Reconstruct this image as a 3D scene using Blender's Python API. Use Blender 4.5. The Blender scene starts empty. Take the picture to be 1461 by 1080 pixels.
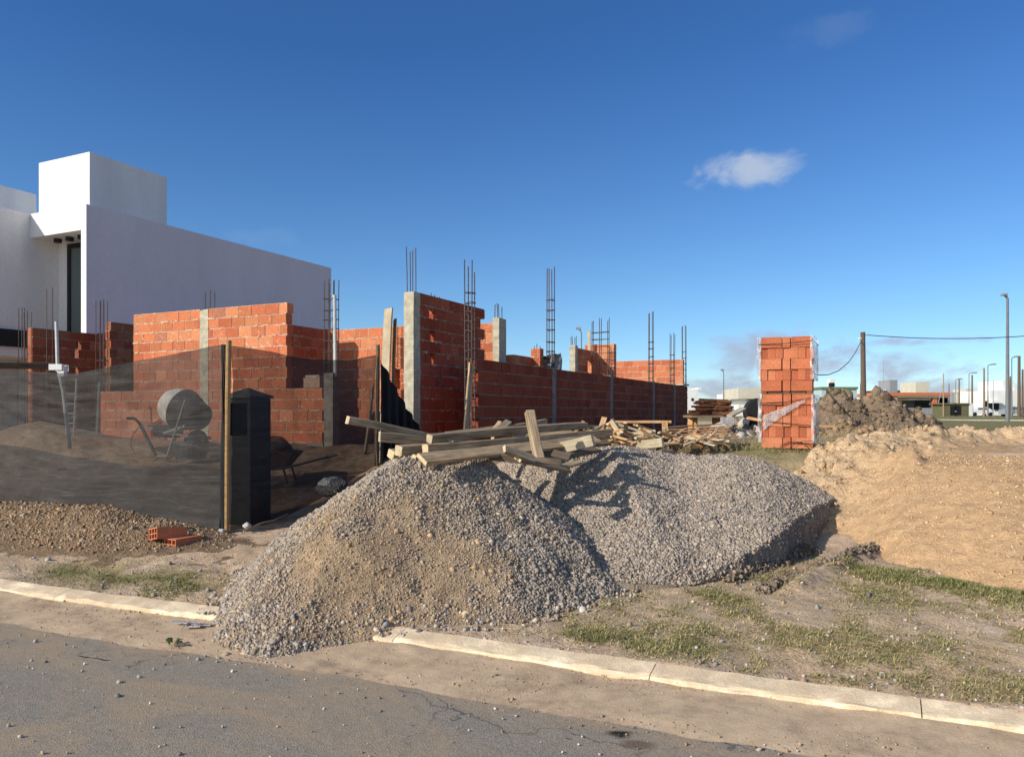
import bpy, math, random
import numpy as np
from mathutils import Vector, Matrix

random.seed(7)
rng = np.random.default_rng(11)
scene = bpy.context.scene
COL = scene.collection

# ------------------------------------------------------------------ survey frame
# X runs along the street, Y into the lots, Z up; the photographer stands at the origin.
EYE = 1.6
T = math.radians(25.8)
S_, C_ = math.sin(T), math.cos(T)
F = 1090.0


def at(px, py, d):
    """photo survey point -> world, d = distance along the view axis"""
    l = (px - 730.0) / F * d
    return Vector((-d * S_ + l * C_, d * C_ + l * S_, EYE + (588.0 - py) / F * d))


def ld2w(l, d):
    return -d * S_ + l * C_, d * C_ + l * S_


def w2ld(X, Y):
    return X * C_ + Y * S_, -X * S_ + Y * C_


def kx(px):
    r = (px - 730.0) / F
    return (-S_ + r * C_) / (C_ + r * S_)


def X_on(px, Y):
    return kx(px) * Y


def Y_on(px, X):
    return X / kx(px)


# ------------------------------------------------------------------ numpy noise
def _h(ix, iy, seed):
    n = (ix.astype(np.int64) * 374761393 + iy.astype(np.int64) * 668265263 + seed * 974634777) & 0x7fffffff
    n = ((n ^ (n >> 13)) * 1274126177) & 0x7fffffff
    n = n ^ (n >> 16)
    return (n & 0xffff) / 65535.0


def vnoise(x, y, seed=0):
    x = np.asarray(x, float); y = np.asarray(y, float)
    ix = np.floor(x); iy = np.floor(y)
    fx = x - ix; fy = y - iy
    fx = fx * fx * (3 - 2 * fx); fy = fy * fy * (3 - 2 * fy)
    a = _h(ix, iy, seed); b = _h(ix + 1, iy, seed); c = _h(ix, iy + 1, seed); d = _h(ix + 1, iy + 1, seed)
    return (a * (1 - fx) + b * fx) * (1 - fy) + (c * (1 - fx) + d * fx) * fy


def fbm(x, y, seed=0, octv=4, gain=0.5):
    s = 0; a = 1; t = 0
    for o in range(octv):
        s = s + a * vnoise(x * 2 ** o + 13.7 * o, y * 2 ** o - 7.3 * o, seed + o)
        t += a; a *= gain
    return s / t


def sm(a, b, x):
    t = np.clip((np.asarray(x, float) - a) / (b - a), 0, 1)
    return t * t * (3 - 2 * t)


# ------------------------------------------------------------------ materials
def nodes(name):
    m = bpy.data.materials.new(name)
    m.use_nodes = True
    nt = m.node_tree
    b = nt.nodes['Principled BSDF']
    b.inputs['Roughness'].default_value = 0.9
    b.inputs['Specular IOR Level'].default_value = 0.25
    return m, nt, b


def N(nt, typ, **kw):
    n = nt.nodes.new(typ)
    for k, v in kw.items():
        if k.startswith('i_'):
            n.inputs[k[2:].replace('_', ' ')].default_value = v
        else:
            setattr(n, k, v)
    return n


def coords(nt, scale=(1, 1, 1), kind='Object'):
    tc = N(nt, 'ShaderNodeTexCoord')
    mp = N(nt, 'ShaderNodeMapping')
    mp.inputs['Scale'].default_value = scale
    nt.links.new(tc.outputs[kind], mp.inputs['Vector'])
    return mp.outputs['Vector']


def noise(nt, vec, scale, detail=4, rough=0.55, dist=0.0):
    n = N(nt, 'ShaderNodeTexNoise')
    n.inputs['Scale'].default_value = scale
    n.inputs['Detail'].default_value = detail
    n.inputs['Roughness'].default_value = rough
    n.inputs['Distortion'].default_value = dist
    nt.links.new(vec, n.inputs['Vector'])
    return n.outputs['Fac']


def ramp(nt, fac, stops):
    r = N(nt, 'ShaderNodeValToRGB')
    e = r.color_ramp.elements
    while len(e) < len(stops):
        e.new(0.5)
    for k, (p, c) in enumerate(stops):
        e[k].position = p
        if isinstance(c, (int, float)):
            c = (c, c, c)
        e[k].color = (*c, 1)
    nt.links.new(fac, r.inputs['Fac'])
    return r.outputs['Color']


def mix(nt, fac, a, b, mode='MIX'):
    m = N(nt, 'ShaderNodeMix', data_type='RGBA', blend_type=mode)
    for s, v in ((m.inputs[0], fac), (m.inputs[6], a), (m.inputs[7], b)):
        if isinstance(v, (int, float)):
            s.default_value = v
        elif isinstance(v, tuple):
            s.default_value = (*v, 1) if len(v) == 3 else v
        else:
            nt.links.new(v, s)
    return m.outputs[2]


def math_(nt, op, a, b=None, clamp=False):
    m = N(nt, 'ShaderNodeMath', operation=op, use_clamp=clamp)
    for s, v in zip(m.inputs, (a, b)):
        if v is None:
            continue
        if isinstance(v, (int, float)):
            s.default_value = v
        else:
            nt.links.new(v, s)
    return m.outputs[0]


def bump(nt, b, height, strength=0.5, dist=0.02):
    n = N(nt, 'ShaderNodeBump')
    n.inputs['Strength'].default_value = strength
    n.inputs['Distance'].default_value = dist
    nt.links.new(height, n.inputs['Height'])
    nt.links.new(n.outputs[0], b.inputs['Normal'])


def attr(nt, name='Col'):
    a = N(nt, 'ShaderNodeAttribute', attribute_name=name)
    return a.outputs['Color']


def simple(name, col, var=0.25, scale=8, rough=0.85, spec=0.25, metal=0.0, bmp=0.15, bd=0.01, stretch=(1, 1, 1), fine=60):
    m, nt, b = nodes(name)
    v = coords(nt, stretch)
    n1 = noise(nt, v, scale, 5, 0.6)
    n2 = noise(nt, v, fine, 3, 0.6)
    lo = tuple(c * (1 - var) for c in col); hi = tuple(min(1, c * (1 + var)) for c in col)
    c1 = ramp(nt, n1, [(0.3, lo), (0.7, hi)])
    c2 = mix(nt, 0.35, c1, ramp(nt, n2, [(0.3, 0.72), (0.7, 1.25)]), 'MULTIPLY')
    nt.links.new(c2, b.inputs['Base Color'])
    b.inputs['Roughness'].default_value = rough
    b.inputs['Specular IOR Level'].default_value = spec
    b.inputs['Metallic'].default_value = metal
    if bmp:
        bump(nt, b, math_(nt, 'ADD', n1, n2), bmp, bd)
    return m


def m_ground():
    m, nt, b = nodes('soil')
    v = coords(nt)
    at_ = attr(nt)
    sep = N(nt, 'ShaderNodeSeparateColor'); nt.links.new(at_, sep.inputs[0])
    big = noise(nt, v, 0.9, 6, 0.62)
    mid = noise(nt, v, 6, 6, 0.65)
    fin = noise(nt, v, 55, 4, 0.7)
    soil = ramp(nt, mid, [(0.25, (0.46, 0.31, 0.20)), (0.5, (0.66, 0.475, 0.32)), (0.78, (0.78, 0.60, 0.43))])
    soil = mix(nt, 0.6, soil, ramp(nt, big, [(0.3, 0.7), (0.7, 1.2)]), 'MULTIPLY')
    grass = ramp(nt, noise(nt, v, 4, 6, 0.7), [(0.3, (0.12, 0.12, 0.04)), (0.55, (0.26, 0.22, 0.09)), (0.8, (0.46, 0.36, 0.19))])
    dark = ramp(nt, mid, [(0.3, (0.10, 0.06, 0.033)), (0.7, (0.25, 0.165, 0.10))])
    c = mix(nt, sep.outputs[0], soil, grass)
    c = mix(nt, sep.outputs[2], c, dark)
    sand = ramp(nt, mid, [(0.3, (0.50, 0.33, 0.185)), (0.7, (0.66, 0.46, 0.27))])
    c = mix(nt, sep.outputs[1], c, sand)
    c = mix(nt, 0.7, c, ramp(nt, fin, [(0.28, 0.5), (0.5, 1.0), (0.75, 1.35)]), 'MULTIPLY')
    nt.links.new(c, b.inputs['Base Color'])
    b.inputs['Roughness'].default_value = 1
    b.inputs['Specular IOR Level'].default_value = 0.08
    h = math_(nt, 'ADD', fin, math_(nt, 'MULTIPLY', mid, 2.0))
    bump(nt, b, h, 0.75, 0.03)
    return m


def m_vcol(name, fine=70, bmp=0.5, bd=0.01, var=(0.7, 1.25), rough=0.95, mid=12):
    m, nt, b = nodes(name)
    v = coords(nt)
    n1 = noise(nt, v, fine, 4, 0.65)
    n2 = noise(nt, v, mid, 5, 0.6)
    c = mix(nt, 0.8, attr(nt), ramp(nt, n1, [(0.3, var[0]), (0.7, var[1])]), 'MULTIPLY')
    c = mix(nt, 0.6, c, ramp(nt, n2, [(0.3, 0.75), (0.7, 1.2)]), 'MULTIPLY')
    nt.links.new(c, b.inputs['Base Color'])
    b.inputs['Roughness'].default_value = rough
    b.inputs['Specular IOR Level'].default_value = 0.12
    bump(nt, b, math_(nt, 'ADD', n1, math_(nt, 'MULTIPLY', n2, 2.0)), bmp, bd)
    return m


def m_brick(name='brick', smear=0.5, zoff=0.08):
    m, nt, b = nodes(name)
    v = coords(nt)
    n1 = noise(nt, v, 26, 4, 0.65)
    n2 = noise(nt, v, 5.5, 5, 0.65, 0.6)
    n3 = noise(nt, v, 120, 2, 0.5)
    c = mix(nt, 0.75, attr(nt), ramp(nt, n1, [(0.3, 0.72), (0.7, 1.22)]), 'MULTIPLY')
    mask = ramp(nt, math_(nt, 'ADD', math_(nt, 'MULTIPLY', n1, 0.45), math_(nt, 'MULTIPLY', n2, 0.55)), [(0.57, 0.0), (0.70, smear)])
    sx = N(nt, 'ShaderNodeSeparateXYZ'); nt.links.new(v, sx.inputs[0])
    ph = math_(nt, 'FRACT', math_(nt, 'DIVIDE', math_(nt, 'SUBTRACT', sx.outputs[2], zoff - 0.0095), 0.205))
    dd = math_(nt, 'MINIMUM', ph, math_(nt, 'SUBTRACT', 1.0, ph))   # 0 on a bed joint
    n4 = noise(nt, v, 9, 5, 0.7)
    edge = math_(nt, 'SUBTRACT', math_(nt, 'MULTIPLY', n4, 0.55), math_(nt, 'ADD', dd, 0.235))
    emask = ramp(nt, edge, [(0.0, 0.0), (0.05, 0.8)])
    mask = math_(nt, 'MAXIMUM', mask, math_(nt, 'MULTIPLY', emask, smear * 1.6), True)
    lum = N(nt, 'ShaderNodeSeparateColor'); nt.links.new(attr(nt), lum.inputs[0])
    mort = mix(nt, 1.0, (1.0, 0.76, 0.56), mix(nt, 1.0, lum.outputs[0], (1, 1, 1)), 'MULTIPLY')
    c = mix(nt, mask, c, mort)
    c = mix(nt, 1.0, c, attr(nt, 'Shade'), 'MULTIPLY') if False else c
    nt.links.new(c, b.inputs['Base Color'])
    b.inputs['Roughness'].default_value = 0.9
    b.inputs['Specular IOR Level'].default_value = 0.15
    bump(nt, b, math_(nt, 'ADD', n1, n3), 0.35, 0.006)
    return m


def m_wood(name, lo, hi, grey=0.4):
    m, nt, b = nodes(name)
    v = coords(nt, (1.2, 22, 22))
    v2 = coords(nt)
    n1 = noise(nt, v, 2.2, 6, 0.65, 0.4)
    n2 = noise(nt, v2, 7, 4, 0.6)
    oi = N(nt, 'ShaderNodeObjectInfo')
    c = ramp(nt, n1, [(0.3, lo), (0.68, hi)])
    c = mix(nt, 0.6, c, ramp(nt, n2, [(0.3, 0.62), (0.7, 1.15)]), 'MULTIPLY')
    c = mix(nt, 1.0, c, ramp(nt, oi.outputs['Random'], [(0.0, (0.72, 0.72, 0.74)), (0.5, (1.0, 0.98, 0.95)), (1.0, (1.22, 1.12, 0.98))]), 'MULTIPLY')
    nt.links.new(c, b.inputs['Base Color'])
    bump(nt, b, n1, 0.5, 0.006)
    return m


def m_asphalt():
    m, nt, b = nodes('asphalt')
    v = coords(nt)
    vs = coords(nt, (0.55, 1.35, 1))
    fin = noise(nt, v, 130, 3, 0.7)
    mid = noise(nt, v, 14, 5, 0.7)
    vor = N(nt, 'ShaderNodeTexVoronoi'); vor.inputs['Scale'].default_value = 75; nt.links.new(v, vor.inputs['Vector'])
    base = ramp(nt, fin, [(0.3, (0.14, 0.122, 0.10)), (0.5, (0.285, 0.25, 0.203)), (0.72, (0.47, 0.415, 0.335))])
    base = mix(nt, 0.5, base, ramp(nt, mid, [(0.3, 0.72), (0.7, 1.2)]), 'MULTIPLY')
    spk = N(nt, 'ShaderNodeSeparateColor'); nt.links.new(vor.outputs['Color'], spk.inputs[0])
    base = mix(nt, math_(nt, 'MULTIPLY', math_(nt, 'GREATER_THAN', spk.outputs[0], 0.9), 0.5), base, (0.36, 0.34, 0.31))
    d1 = noise(nt, vs, 1.5, 7, 0.68, 0.8)
    d2 = noise(nt, v, 38, 4, 0.7)
    dust = math_(nt, 'ADD', math_(nt, 'MULTIPLY', d1, 0.8), math_(nt, 'MULTIPLY', d2, 0.2))
    dm = ramp(nt, dust, [(0.40, 0.0), (0.51, 0.35), (0.63, 0.85)])
    # more dust near the gutter: stored per vertex
    sep = N(nt, 'ShaderNodeSeparateColor'); nt.links.new(attr(nt), sep.inputs[0])
    dm2 = math_(nt, 'MULTIPLY', sep.outputs[0], ramp(nt, dust, [(0.38, 0.0), (0.58, 1.0)]))
    fac = math_(nt, 'MAXIMUM', dm, dm2, True)
    c = mix(nt, fac, base, mix(nt, d2, (0.36, 0.25, 0.155), (0.50, 0.37, 0.235)))
    wob = N(nt, 'ShaderNodeVectorMath', operation='ADD'); nt.links.new(v, wob.inputs[0])
    nn = N(nt, 'ShaderNodeTexNoise'); nn.inputs['Scale'].default_value = 2.5; nn.inputs['Detail'].default_value = 5; nt.links.new(v, nn.inputs['Vector'])
    nt.links.new(nn.outputs['Color'], wob.inputs[1])
    vc = N(nt, 'ShaderNodeTexVoronoi', feature='DISTANCE_TO_EDGE'); vc.inputs['Scale'].default_value = 0.42; nt.links.new(wob.outputs[0], vc.inputs['Vector'])
    crk = ramp(nt, vc.outputs['Distance'], [(0.0, 0.75), (0.006, 0.0)])
    c = mix(nt, math_(nt, 'MULTIPLY', crk, ramp(nt, d1, [(0.4, 1.0), (0.55, 0.1)])), c, (0.05, 0.044, 0.038))
    c = mix(nt, sep.outputs[1], c, (0.012, 0.011, 0.011))
    c = mix(nt, sep.outputs[2], c, (0.10, 0.045, 0.022))
    nt.links.new(c, b.inputs['Base Color'])
    b.inputs['Roughness'].default_value = 0.95
    b.inputs['Specular IOR Level'].default_value = 0.15
    bump(nt, b, math_(nt, 'ADD', fin, math_(nt, 'MULTIPLY', mid, 0.7)), 0.7, 0.012)
    return m


def m_concrete(name, col=(0.40, 0.37, 0.32), sand=0.0, tint=False, patch=False, bs=0.4):
    m, nt, b = nodes(name)
    v = coords(nt)
    vz = coords(nt, (1, 1, 5))
    n1 = noise(nt, v, 9, 6, 0.65)
    n2 = noise(nt, vz, 3, 4, 0.6)
    n3 = noise(nt, v, 85, 3, 0.6)
    c = ramp(nt, n1, [(0.28, tuple(x * 0.62 for x in col)), (0.6, col), (0.8, tuple(min(1, x * 1.2) for x in col))])
    c = mix(nt, 0.6, c, ramp(nt, n2, [(0.3, 0.72), (0.7, 1.15)]), 'MULTIPLY')
    c = mix(nt, 0.5, c, ramp(nt, n3, [(0.3, 0.75), (0.7, 1.15)]), 'MULTIPLY')
    if patch:
        vp = coords(nt, (0.6, 1.6, 1))
        c = mix(nt, 0.85, c, ramp(nt, noise(nt, vp, 2.2, 7, 0.7, 0.8), [(0.3, 0.68), (0.5, 1.05), (0.7, 1.3)]), 'MULTIPLY')
    if tint:
        c = mix(nt, 1.0, c, attr(nt), 'MULTIPLY')
    if sand:
        c = mix(nt, ramp(nt, noise(nt, v, 2.5, 6, 0.7), [(0.40, 0.0), (0.58, sand)]), c, mix(nt, n3, (0.50, 0.36, 0.225), (0.68, 0.52, 0.34)))
    nt.links.new(c, b.inputs['Base Color'])
    bump(nt, b, math_(nt, 'ADD', n1, n3), bs, 0.008)
    return m


def m_net():
    m, nt, b = nodes('shade_netting')
    v = coords(nt, kind='UV')
    n1 = noise(nt, v, 3.0, 6, 0.6, 0.5)
    vs = coords(nt, (0.8, 11, 1), 'UV')
    n2 = noise(nt, vs, 1.6, 7, 0.72, 1.1)
    vt = coords(nt, (60, 1.2, 1), 'UV')
    n3 = noise(nt, vt, 1.5, 4, 0.65)
    b.inputs['Roughness'].default_value = 0.75
    c = ramp(nt, math_(nt, 'ADD', math_(nt, 'MULTIPLY', n2, 0.75), math_(nt, 'MULTIPLY', n3, 0.25)), [(0.40, (0.016, 0.015, 0.015)), (0.54, (0.035, 0.033, 0.031)), (0.62, (0.06, 0.057, 0.054)), (0.76, (0.13, 0.125, 0.12))])  # paler streaks paint the light caught on creases into the colour
    nt.links.new(c, b.inputs['Base Color'])
    tr = N(nt, 'ShaderNodeBsdfTransparent')
    tr.inputs['Color'].default_value = (1, 0.97, 0.95, 1)
    mx = N(nt, 'ShaderNodeMixShader')
    al = math_(nt, 'ADD', ramp(nt, n1, [(0.3, 0.65), (0.7, 0.77)]), ramp(nt, math_(nt, 'ADD', math_(nt, 'MULTIPLY', n2, 0.5), math_(nt, 'MULTIPLY', n3, 0.5)), [(0.38, -0.04), (0.55, 0.04), (0.70, 0.16)]), True)
    nt.links.new(al, mx.inputs[0])
    nt.links.new(tr.outputs[0], mx.inputs[1])
    nt.links.new(b.outputs[0], mx.inputs[2])
    nt.links.new(mx.outputs[0], nt.nodes['Material Output'].inputs['Surface'])
    return m


def m_wrap():
    m, nt, b = nodes('stretch_film')
    v = coords(nt, (5, 5, 1.6))
    n1 = noise(nt, v, 2.5, 5, 0.62, 1.6)
    b.inputs['Base Color'].default_value = (0.8, 0.82, 0.84, 1)
    b.inputs['Roughness'].default_value = 0.18
    b.inputs['Specular IOR Level'].default_value = 0.7
    bump(nt, b, n1, 0.9, 0.03)
    tr = N(nt, 'ShaderNodeBsdfTransparent')
    mx = N(nt, 'ShaderNodeMixShader')
    nt.links.new(ramp(nt, n1, [(0.40, 0.08), (0.53, 0.42), (0.68, 0.88)]), mx.inputs[0])
    nt.links.new(tr.outputs[0], mx.inputs[1]); nt.links.new(b.outputs[0], mx.inputs[2])
    nt.links.new(mx.outputs[0], nt.nodes['Material Output'].inputs['Surface'])
    return m


def m_film():
    m, nt, b = nodes('torn_white_film')
    v = coords(nt, (3, 3, 14))
    n1 = noise(nt, v, 6, 5, 0.7, 1.5)
    b.inputs['Base Color'].default_value = (0.78, 0.76, 0.75, 1)
    b.inputs['Roughness'].default_value = 0.35
    bump(nt, b, n1, 0.9, 0.03)
    tr = N(nt, 'ShaderNodeBsdfTransparent'); mx = N(nt, 'ShaderNodeMixShader')
    nt.links.new(ramp(nt, n1, [(0.36, 0.12), (0.5, 0.55), (0.65, 0.95)]), mx.inputs[0])
    nt.links.new(tr.outputs[0], mx.inputs[1]); nt.links.new(b.outputs[0], mx.inputs[2])
    nt.links.new(mx.outputs[0], nt.nodes['Material Output'].inputs['Surface'])
    return m


M = {}
M['film'] = m_film()
M['ground'] = m_ground()
M['asphalt'] = m_asphalt()
M['gutter'] = m_concrete('gutter_sand', (0.52, 0.37, 0.24), 0.5, patch=True, bs=0.5)
M['kerb'] = m_concrete('kerb_concrete', (0.92, 0.73, 0.50), 0.85, bs=0.6, patch=True)
M['stone'] = m_vcol('gravel_stone', 60, 0.3, 0.004, (0.72, 1.2))
M['pile'] = m_vcol('gravel_bed', 75, 0.9, 0.03, (0.45, 1.3))
M['sandpile'] = m_vcol('sand', 60, 0.9, 0.025, (0.72, 1.18), 1.0, 9)
M['earth'] = m_vcol('turned_earth', 30, 1.0, 0.06, (0.55, 1.3), 1.0, 5)
M['grass'] = m_vcol('grass_blade', 4, 0.0, 0.001, (0.85, 1.1))
M['brick'] = m_brick()
M['brick_shaded'] = m_brick('shaded_brick', 0.08, -0.06)  # brick copy for the wall with painted shade, less mortar smear
M['mortar'] = m_concrete('mortar', (0.66, 0.53, 0.42), tint=True)
M['concrete'] = m_concrete('column_concrete', (0.56, 0.50, 0.37))
M['concrete_grey'] = m_concrete('grey_concrete', (0.28, 0.245, 0.205))
M['white'] = simple('white_render', (0.76, 0.75, 0.73), 0.08, 1.6, 0.8, 0.2, bmp=0.08, bd=0.004, stretch=(1, 1, 0.16))
M['lilac'] = simple('lilac_grey_render', (0.74, 0.655, 0.655), 0.05, 1.3, 0.85, 0.2, bmp=0.08, bd=0.004, stretch=(1, 1, 0.3))
M['black_clad'] = simple('black_cladding', (0.02, 0.02, 0.022), 0.3, 4, 0.6, stretch=(1, 1, 12))
M['dark_frame'] = simple('dark_frame', (0.015, 0.015, 0.016), 0.2, 4, 0.45)
M['rebar'] = simple('rusty_steel', (0.10, 0.075, 0.065), 0.4, 20, 0.75, 0.3)
M['rust'] = simple('red_rust', (0.14, 0.06, 0.03), 0.45, 9, 0.85, 0.2)
M['wood'] = m_wood('weathered_timber', (0.17, 0.115, 0.07), (0.55, 0.42, 0.275))
M['wood_end'] = m_wood('timber_end_grain', (0.42, 0.33, 0.20), (0.68, 0.56, 0.38))
M['wood_new'] = m_wood('fresh_timber', (0.40, 0.21, 0.095), (0.72, 0.46, 0.25))
M['wood_dark'] = m_wood('dark_timber', (0.10, 0.07, 0.05), (0.24, 0.18, 0.125))
M['pole_wood'] = m_wood('brown_pole', (0.26, 0.155, 0.065), (0.44, 0.29, 0.14))
M['formwood'] = m_wood('pale_form_board', (0.40, 0.33, 0.22), (0.58, 0.50, 0.36))
M['net'] = m_net()
M['net_solid'] = simple('netting_fold', (0.022, 0.021, 0.021), 0.5, 9, 0.8, stretch=(1, 1, 0.2), bmp=0.4)
M['wrap'] = m_wrap()
M['film_old'] = simple('white_film', (0.75, 0.74, 0.73), 0.15, 9, 0.35, 0.5, bmp=0.5, bd=0.02)
M['pillar'] = simple('black_pillar_render', (0.075, 0.074, 0.072), 0.25, 6, 0.7, 0.3, bmp=0.25)
M['void'] = simple('dark_recess', (0.006, 0.006, 0.006), 0.2, 5, 0.9, 0.05)
M['pvc'] = simple('pale_pipe', (0.55, 0.55, 0.52), 0.15, 6, 0.5, 0.4)
M['drum'] = simple('mixer_paint', (0.78, 0.72, 0.62), 0.3, 6, 0.7, 0.3, bmp=0.4)
M['drum_in'] = simple('mixer_mouth', (0.07, 0.065, 0.06), 0.4, 6, 0.8)
M['dark_metal'] = simple('dark_metal', (0.045, 0.043, 0.042), 0.4, 10, 0.6, 0.4)
M['red_paint'] = simple('faded_red_paint', (0.38, 0.10, 0.08), 0.3, 9, 0.6)
M['rubber'] = simple('rubber', (0.02, 0.02, 0.02), 0.3, 20, 0.8)
M['galv'] = simple('galvanised_steel', (0.33, 0.34, 0.35), 0.12, 6, 0.5, 0.5, 0.3, bmp=0.05)
M['lamp_grey'] = simple('lamp_post_paint', (0.16, 0.17, 0.18), 0.12, 4, 0.5, 0.4)
M['cable'] = simple('cable', (0.03, 0.03, 0.033), 0.2, 4, 0.6)
M['bag'] = simple('black_bag', (0.018, 0.018, 0.02), 0.4, 7, 0.35, 0.6, bmp=1.0, bd=0.04)
M['cloth'] = simple('pale_cloth', (0.45, 0.43, 0.42), 0.2, 7, 0.8, bmp=0.8, bd=0.03)
M['green_sheet'] = simple('green_sheet', (0.13, 0.20, 0.10), 0.15, 2, 0.6, stretch=(6, 6, 1))
M['pale_sheet'] = simple('pale_blue_sheet', (0.42, 0.52, 0.54), 0.1, 3, 0.6, stretch=(6, 6, 1))
M['olive'] = simple('olive_render', (0.14, 0.13, 0.065), 0.15, 2, 0.8)
M['beige'] = simple('beige_render', (0.58, 0.53, 0.43), 0.08, 0.8, 0.85)
M['greyb'] = simple('grey_render', (0.28, 0.28, 0.30), 0.08, 0.8, 0.85)
M['tile'] = simple('orange_brick_roof', (0.52, 0.17, 0.08), 0.2, 2, 0.85, stretch=(3, 3, 3))
M['path'] = m_concrete('pale_path', (0.55, 0.53, 0.48))


def m_glass():
    m, nt, b = nodes('window_glass')
    b.inputs['Base Color'].default_value = (0.10, 0.13, 0.125, 1)
    b.inputs['Roughness'].default_value = 0.06
    b.inputs['Specular IOR Level'].default_value = 0.6
    return m


M['glass'] = m_glass()
M['car_silver'] = simple('silver_car_paint', (0.45, 0.46, 0.48), 0.05, 3, 0.3, 0.6, 0.4, bmp=0)
M['car_white'] = simple('white_car_paint', (0.75, 0.75, 0.75), 0.04, 3, 0.3, 0.6, 0.0, bmp=0)
M['jacket'] = simple('grey_jacket', (0.26, 0.265, 0.27), 0.3, 14, 0.9, bmp=0.6, bd=0.02)
M['trousers'] = simple('dark_trousers', (0.03, 0.032, 0.04), 0.3, 14, 0.9)
M['skin'] = simple('skin', (0.42, 0.22, 0.14), 0.08, 14, 0.55)
M['cap'] = simple('dark_green_cap', (0.025, 0.035, 0.028), 0.2, 14, 0.9)
M['leaf'] = simple('wilted_leaf', (0.05, 0.075, 0.025), 0.3, 14, 0.7)


# ------------------------------------------------------------------ object helpers
def tag(o, label=None, cat=None, group=None, kind=None):
    if label: o['label'] = label
    if cat: o['category'] = cat
    if group: o['group'] = group
    if kind: o['kind'] = kind
    return o


def empty(name, loc=(0, 0, 0), label=None, cat=None, group=None):
    o = bpy.data.objects.new(name, None)
    o.empty_display_size = 0.2
    COL.objects.link(o)
    o.location = loc
    return tag(o, label, cat, group)


def link(name, me, parent=None, loc=(0, 0, 0)):
    o = bpy.data.objects.new(name, me)
    COL.objects.link(o)
    if parent is not None:
        o.parent = parent
        pw = world_loc(parent)
        o.location = Vector(loc) - pw
    else:
        o.location = loc
    return o


_WL = {}


def world_loc(o):
    v = Vector(o.location)
    p = o.parent
    while p:
        v = v + Vector(p.location)
        p = p.parent
    return v


class MB:
    """collects shapes (world coordinates) for ONE mesh object"""

    def __init__(s):
        s.v = []; s.f = []; s.c = []; s.m = []

    def add(s, vs, fs, col=(1, 1, 1), mi=0):
        o = len(s.v)
        s.v += [tuple(p) for p in vs]
        s.f += [tuple(i + o for i in f) for f in fs]
        s.c += [col] * len(vs)
        s.m += [mi] * len(fs)

    def obox(s, c, ax, ay, az, col=(1, 1, 1), mi=0):
        """oriented box: centre + three half-axis vectors"""
        c = Vector(c); ax = Vector(ax); ay = Vector(ay); az = Vector(az)
        vs = [c + ax * i + ay * j + az * k for i in (-1, 1) for j in (-1, 1) for k in (-1, 1)]
        fs = [(0, 1, 3, 2), (4, 6, 7, 5), (0, 4, 5, 1), (2, 3, 7, 6), (0, 2, 6, 4), (1, 5, 7, 3)]
        s.add(vs, fs, col, mi)

    def box(s, x0, x1, y0, y1, z0, z1, col=(1, 1, 1), mi=0):
        s.obox(((x0 + x1) / 2, (y0 + y1) / 2, (z0 + z1) / 2), ((x1 - x0) / 2, 0, 0), (0, (y1 - y0) / 2, 0), (0, 0, (z1 - z0) / 2), col, mi)

    def tube(s, pts, r, n=6, col=(1, 1, 1), mi=0, cap=True):
        pts = [Vector(p) for p in pts]
        rs = r if isinstance(r, (list, tuple)) else [r] * len(pts)
        rings = []
        for k, p in enumerate(pts):
            a = pts[max(0, k - 1)]; b = pts[min(len(pts) - 1, k + 1)]
            t = (b - a).normalized()
            u = t.cross(Vector((0, 0, 1)))
            if u.length < 1e-3: u = t.cross(Vector((0, 1, 0)))
            u.normalize(); w = t.cross(u)
            rings.append([p + (u * math.cos(2 * math.pi * j / n) + w * math.sin(2 * math.pi * j / n)) * rs[k] for j in range(n)])
        vs = [q for rg in rings for q in rg]
        fs = []
        for k in range(len(pts) - 1):
            for j in range(n):
                a = k * n + j; b = k * n + (j + 1) % n
                fs.append((a, b, b + n, a + n))
        if cap:
            fs.append(tuple(range(n))[::-1])
            fs.append(tuple((len(pts) - 1) * n + j for j in range(n)))
        s.add(vs, fs, col, mi)

    def lathe(s, c, axis, prof, n=24, col=(1, 1, 1), mi=0, cap0=True, cap1=True):
        """prof: list of (distance along axis, radius)"""
        axis = Vector(axis).normalized(); c = Vector(c)
        u = axis.cross(Vector((0, 0, 1)))
        if u.length < 1e-3: u = Vector((1, 0, 0))
        u.normalize(); w = axis.cross(u)
        vs = []; fs = []
        for (t, r) in prof:
            vs += [c + axis * t + (u * math.cos(2 * math.pi * j / n) + w * math.sin(2 * math.pi * j / n)) * r for j in range(n)]
        for k in range(len(prof) - 1):
            for j in range(n):
                a = k * n + j; b = k * n + (j + 1) % n
                fs.append((a, b, b + n, a + n))
        if cap0: fs.append(tuple(range(n))[::-1])
        if cap1: fs.append(tuple((len(prof) - 1) * n + j for j in range(n)))
        s.add(vs, fs, col, mi)

    def build(s, name, mat, parent=None, origin=None, smooth=False):
        org = Vector(origin) if origin is not None else (world_loc(parent) if parent is not None else Vector((0, 0, 0)))
        me = bpy.data.meshes.new(name)
        me.from_pydata([(p[0] - org.x, p[1] - org.y, p[2] - org.z) for p in s.v], [], s.f)
        for m_ in (mat if isinstance(mat, (list, tuple)) else [mat]):
            me.materials.append(m_)
        if any(s.m):
            me.polygons.foreach_set('material_index', s.m)
        ca = me.color_attributes.new('Col', 'FLOAT_COLOR', 'POINT')
        arr = np.ones((len(s.v), 4), np.float32); arr[:, :3] = np.array(s.c, np.float32)
        ca.data.foreach_set('color', arr.ravel())
        if smooth:
            me.polygons.foreach_set('use_smooth', [True] * len(me.polygons))
        me.update()
        return link(name, me, parent, org)


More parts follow.
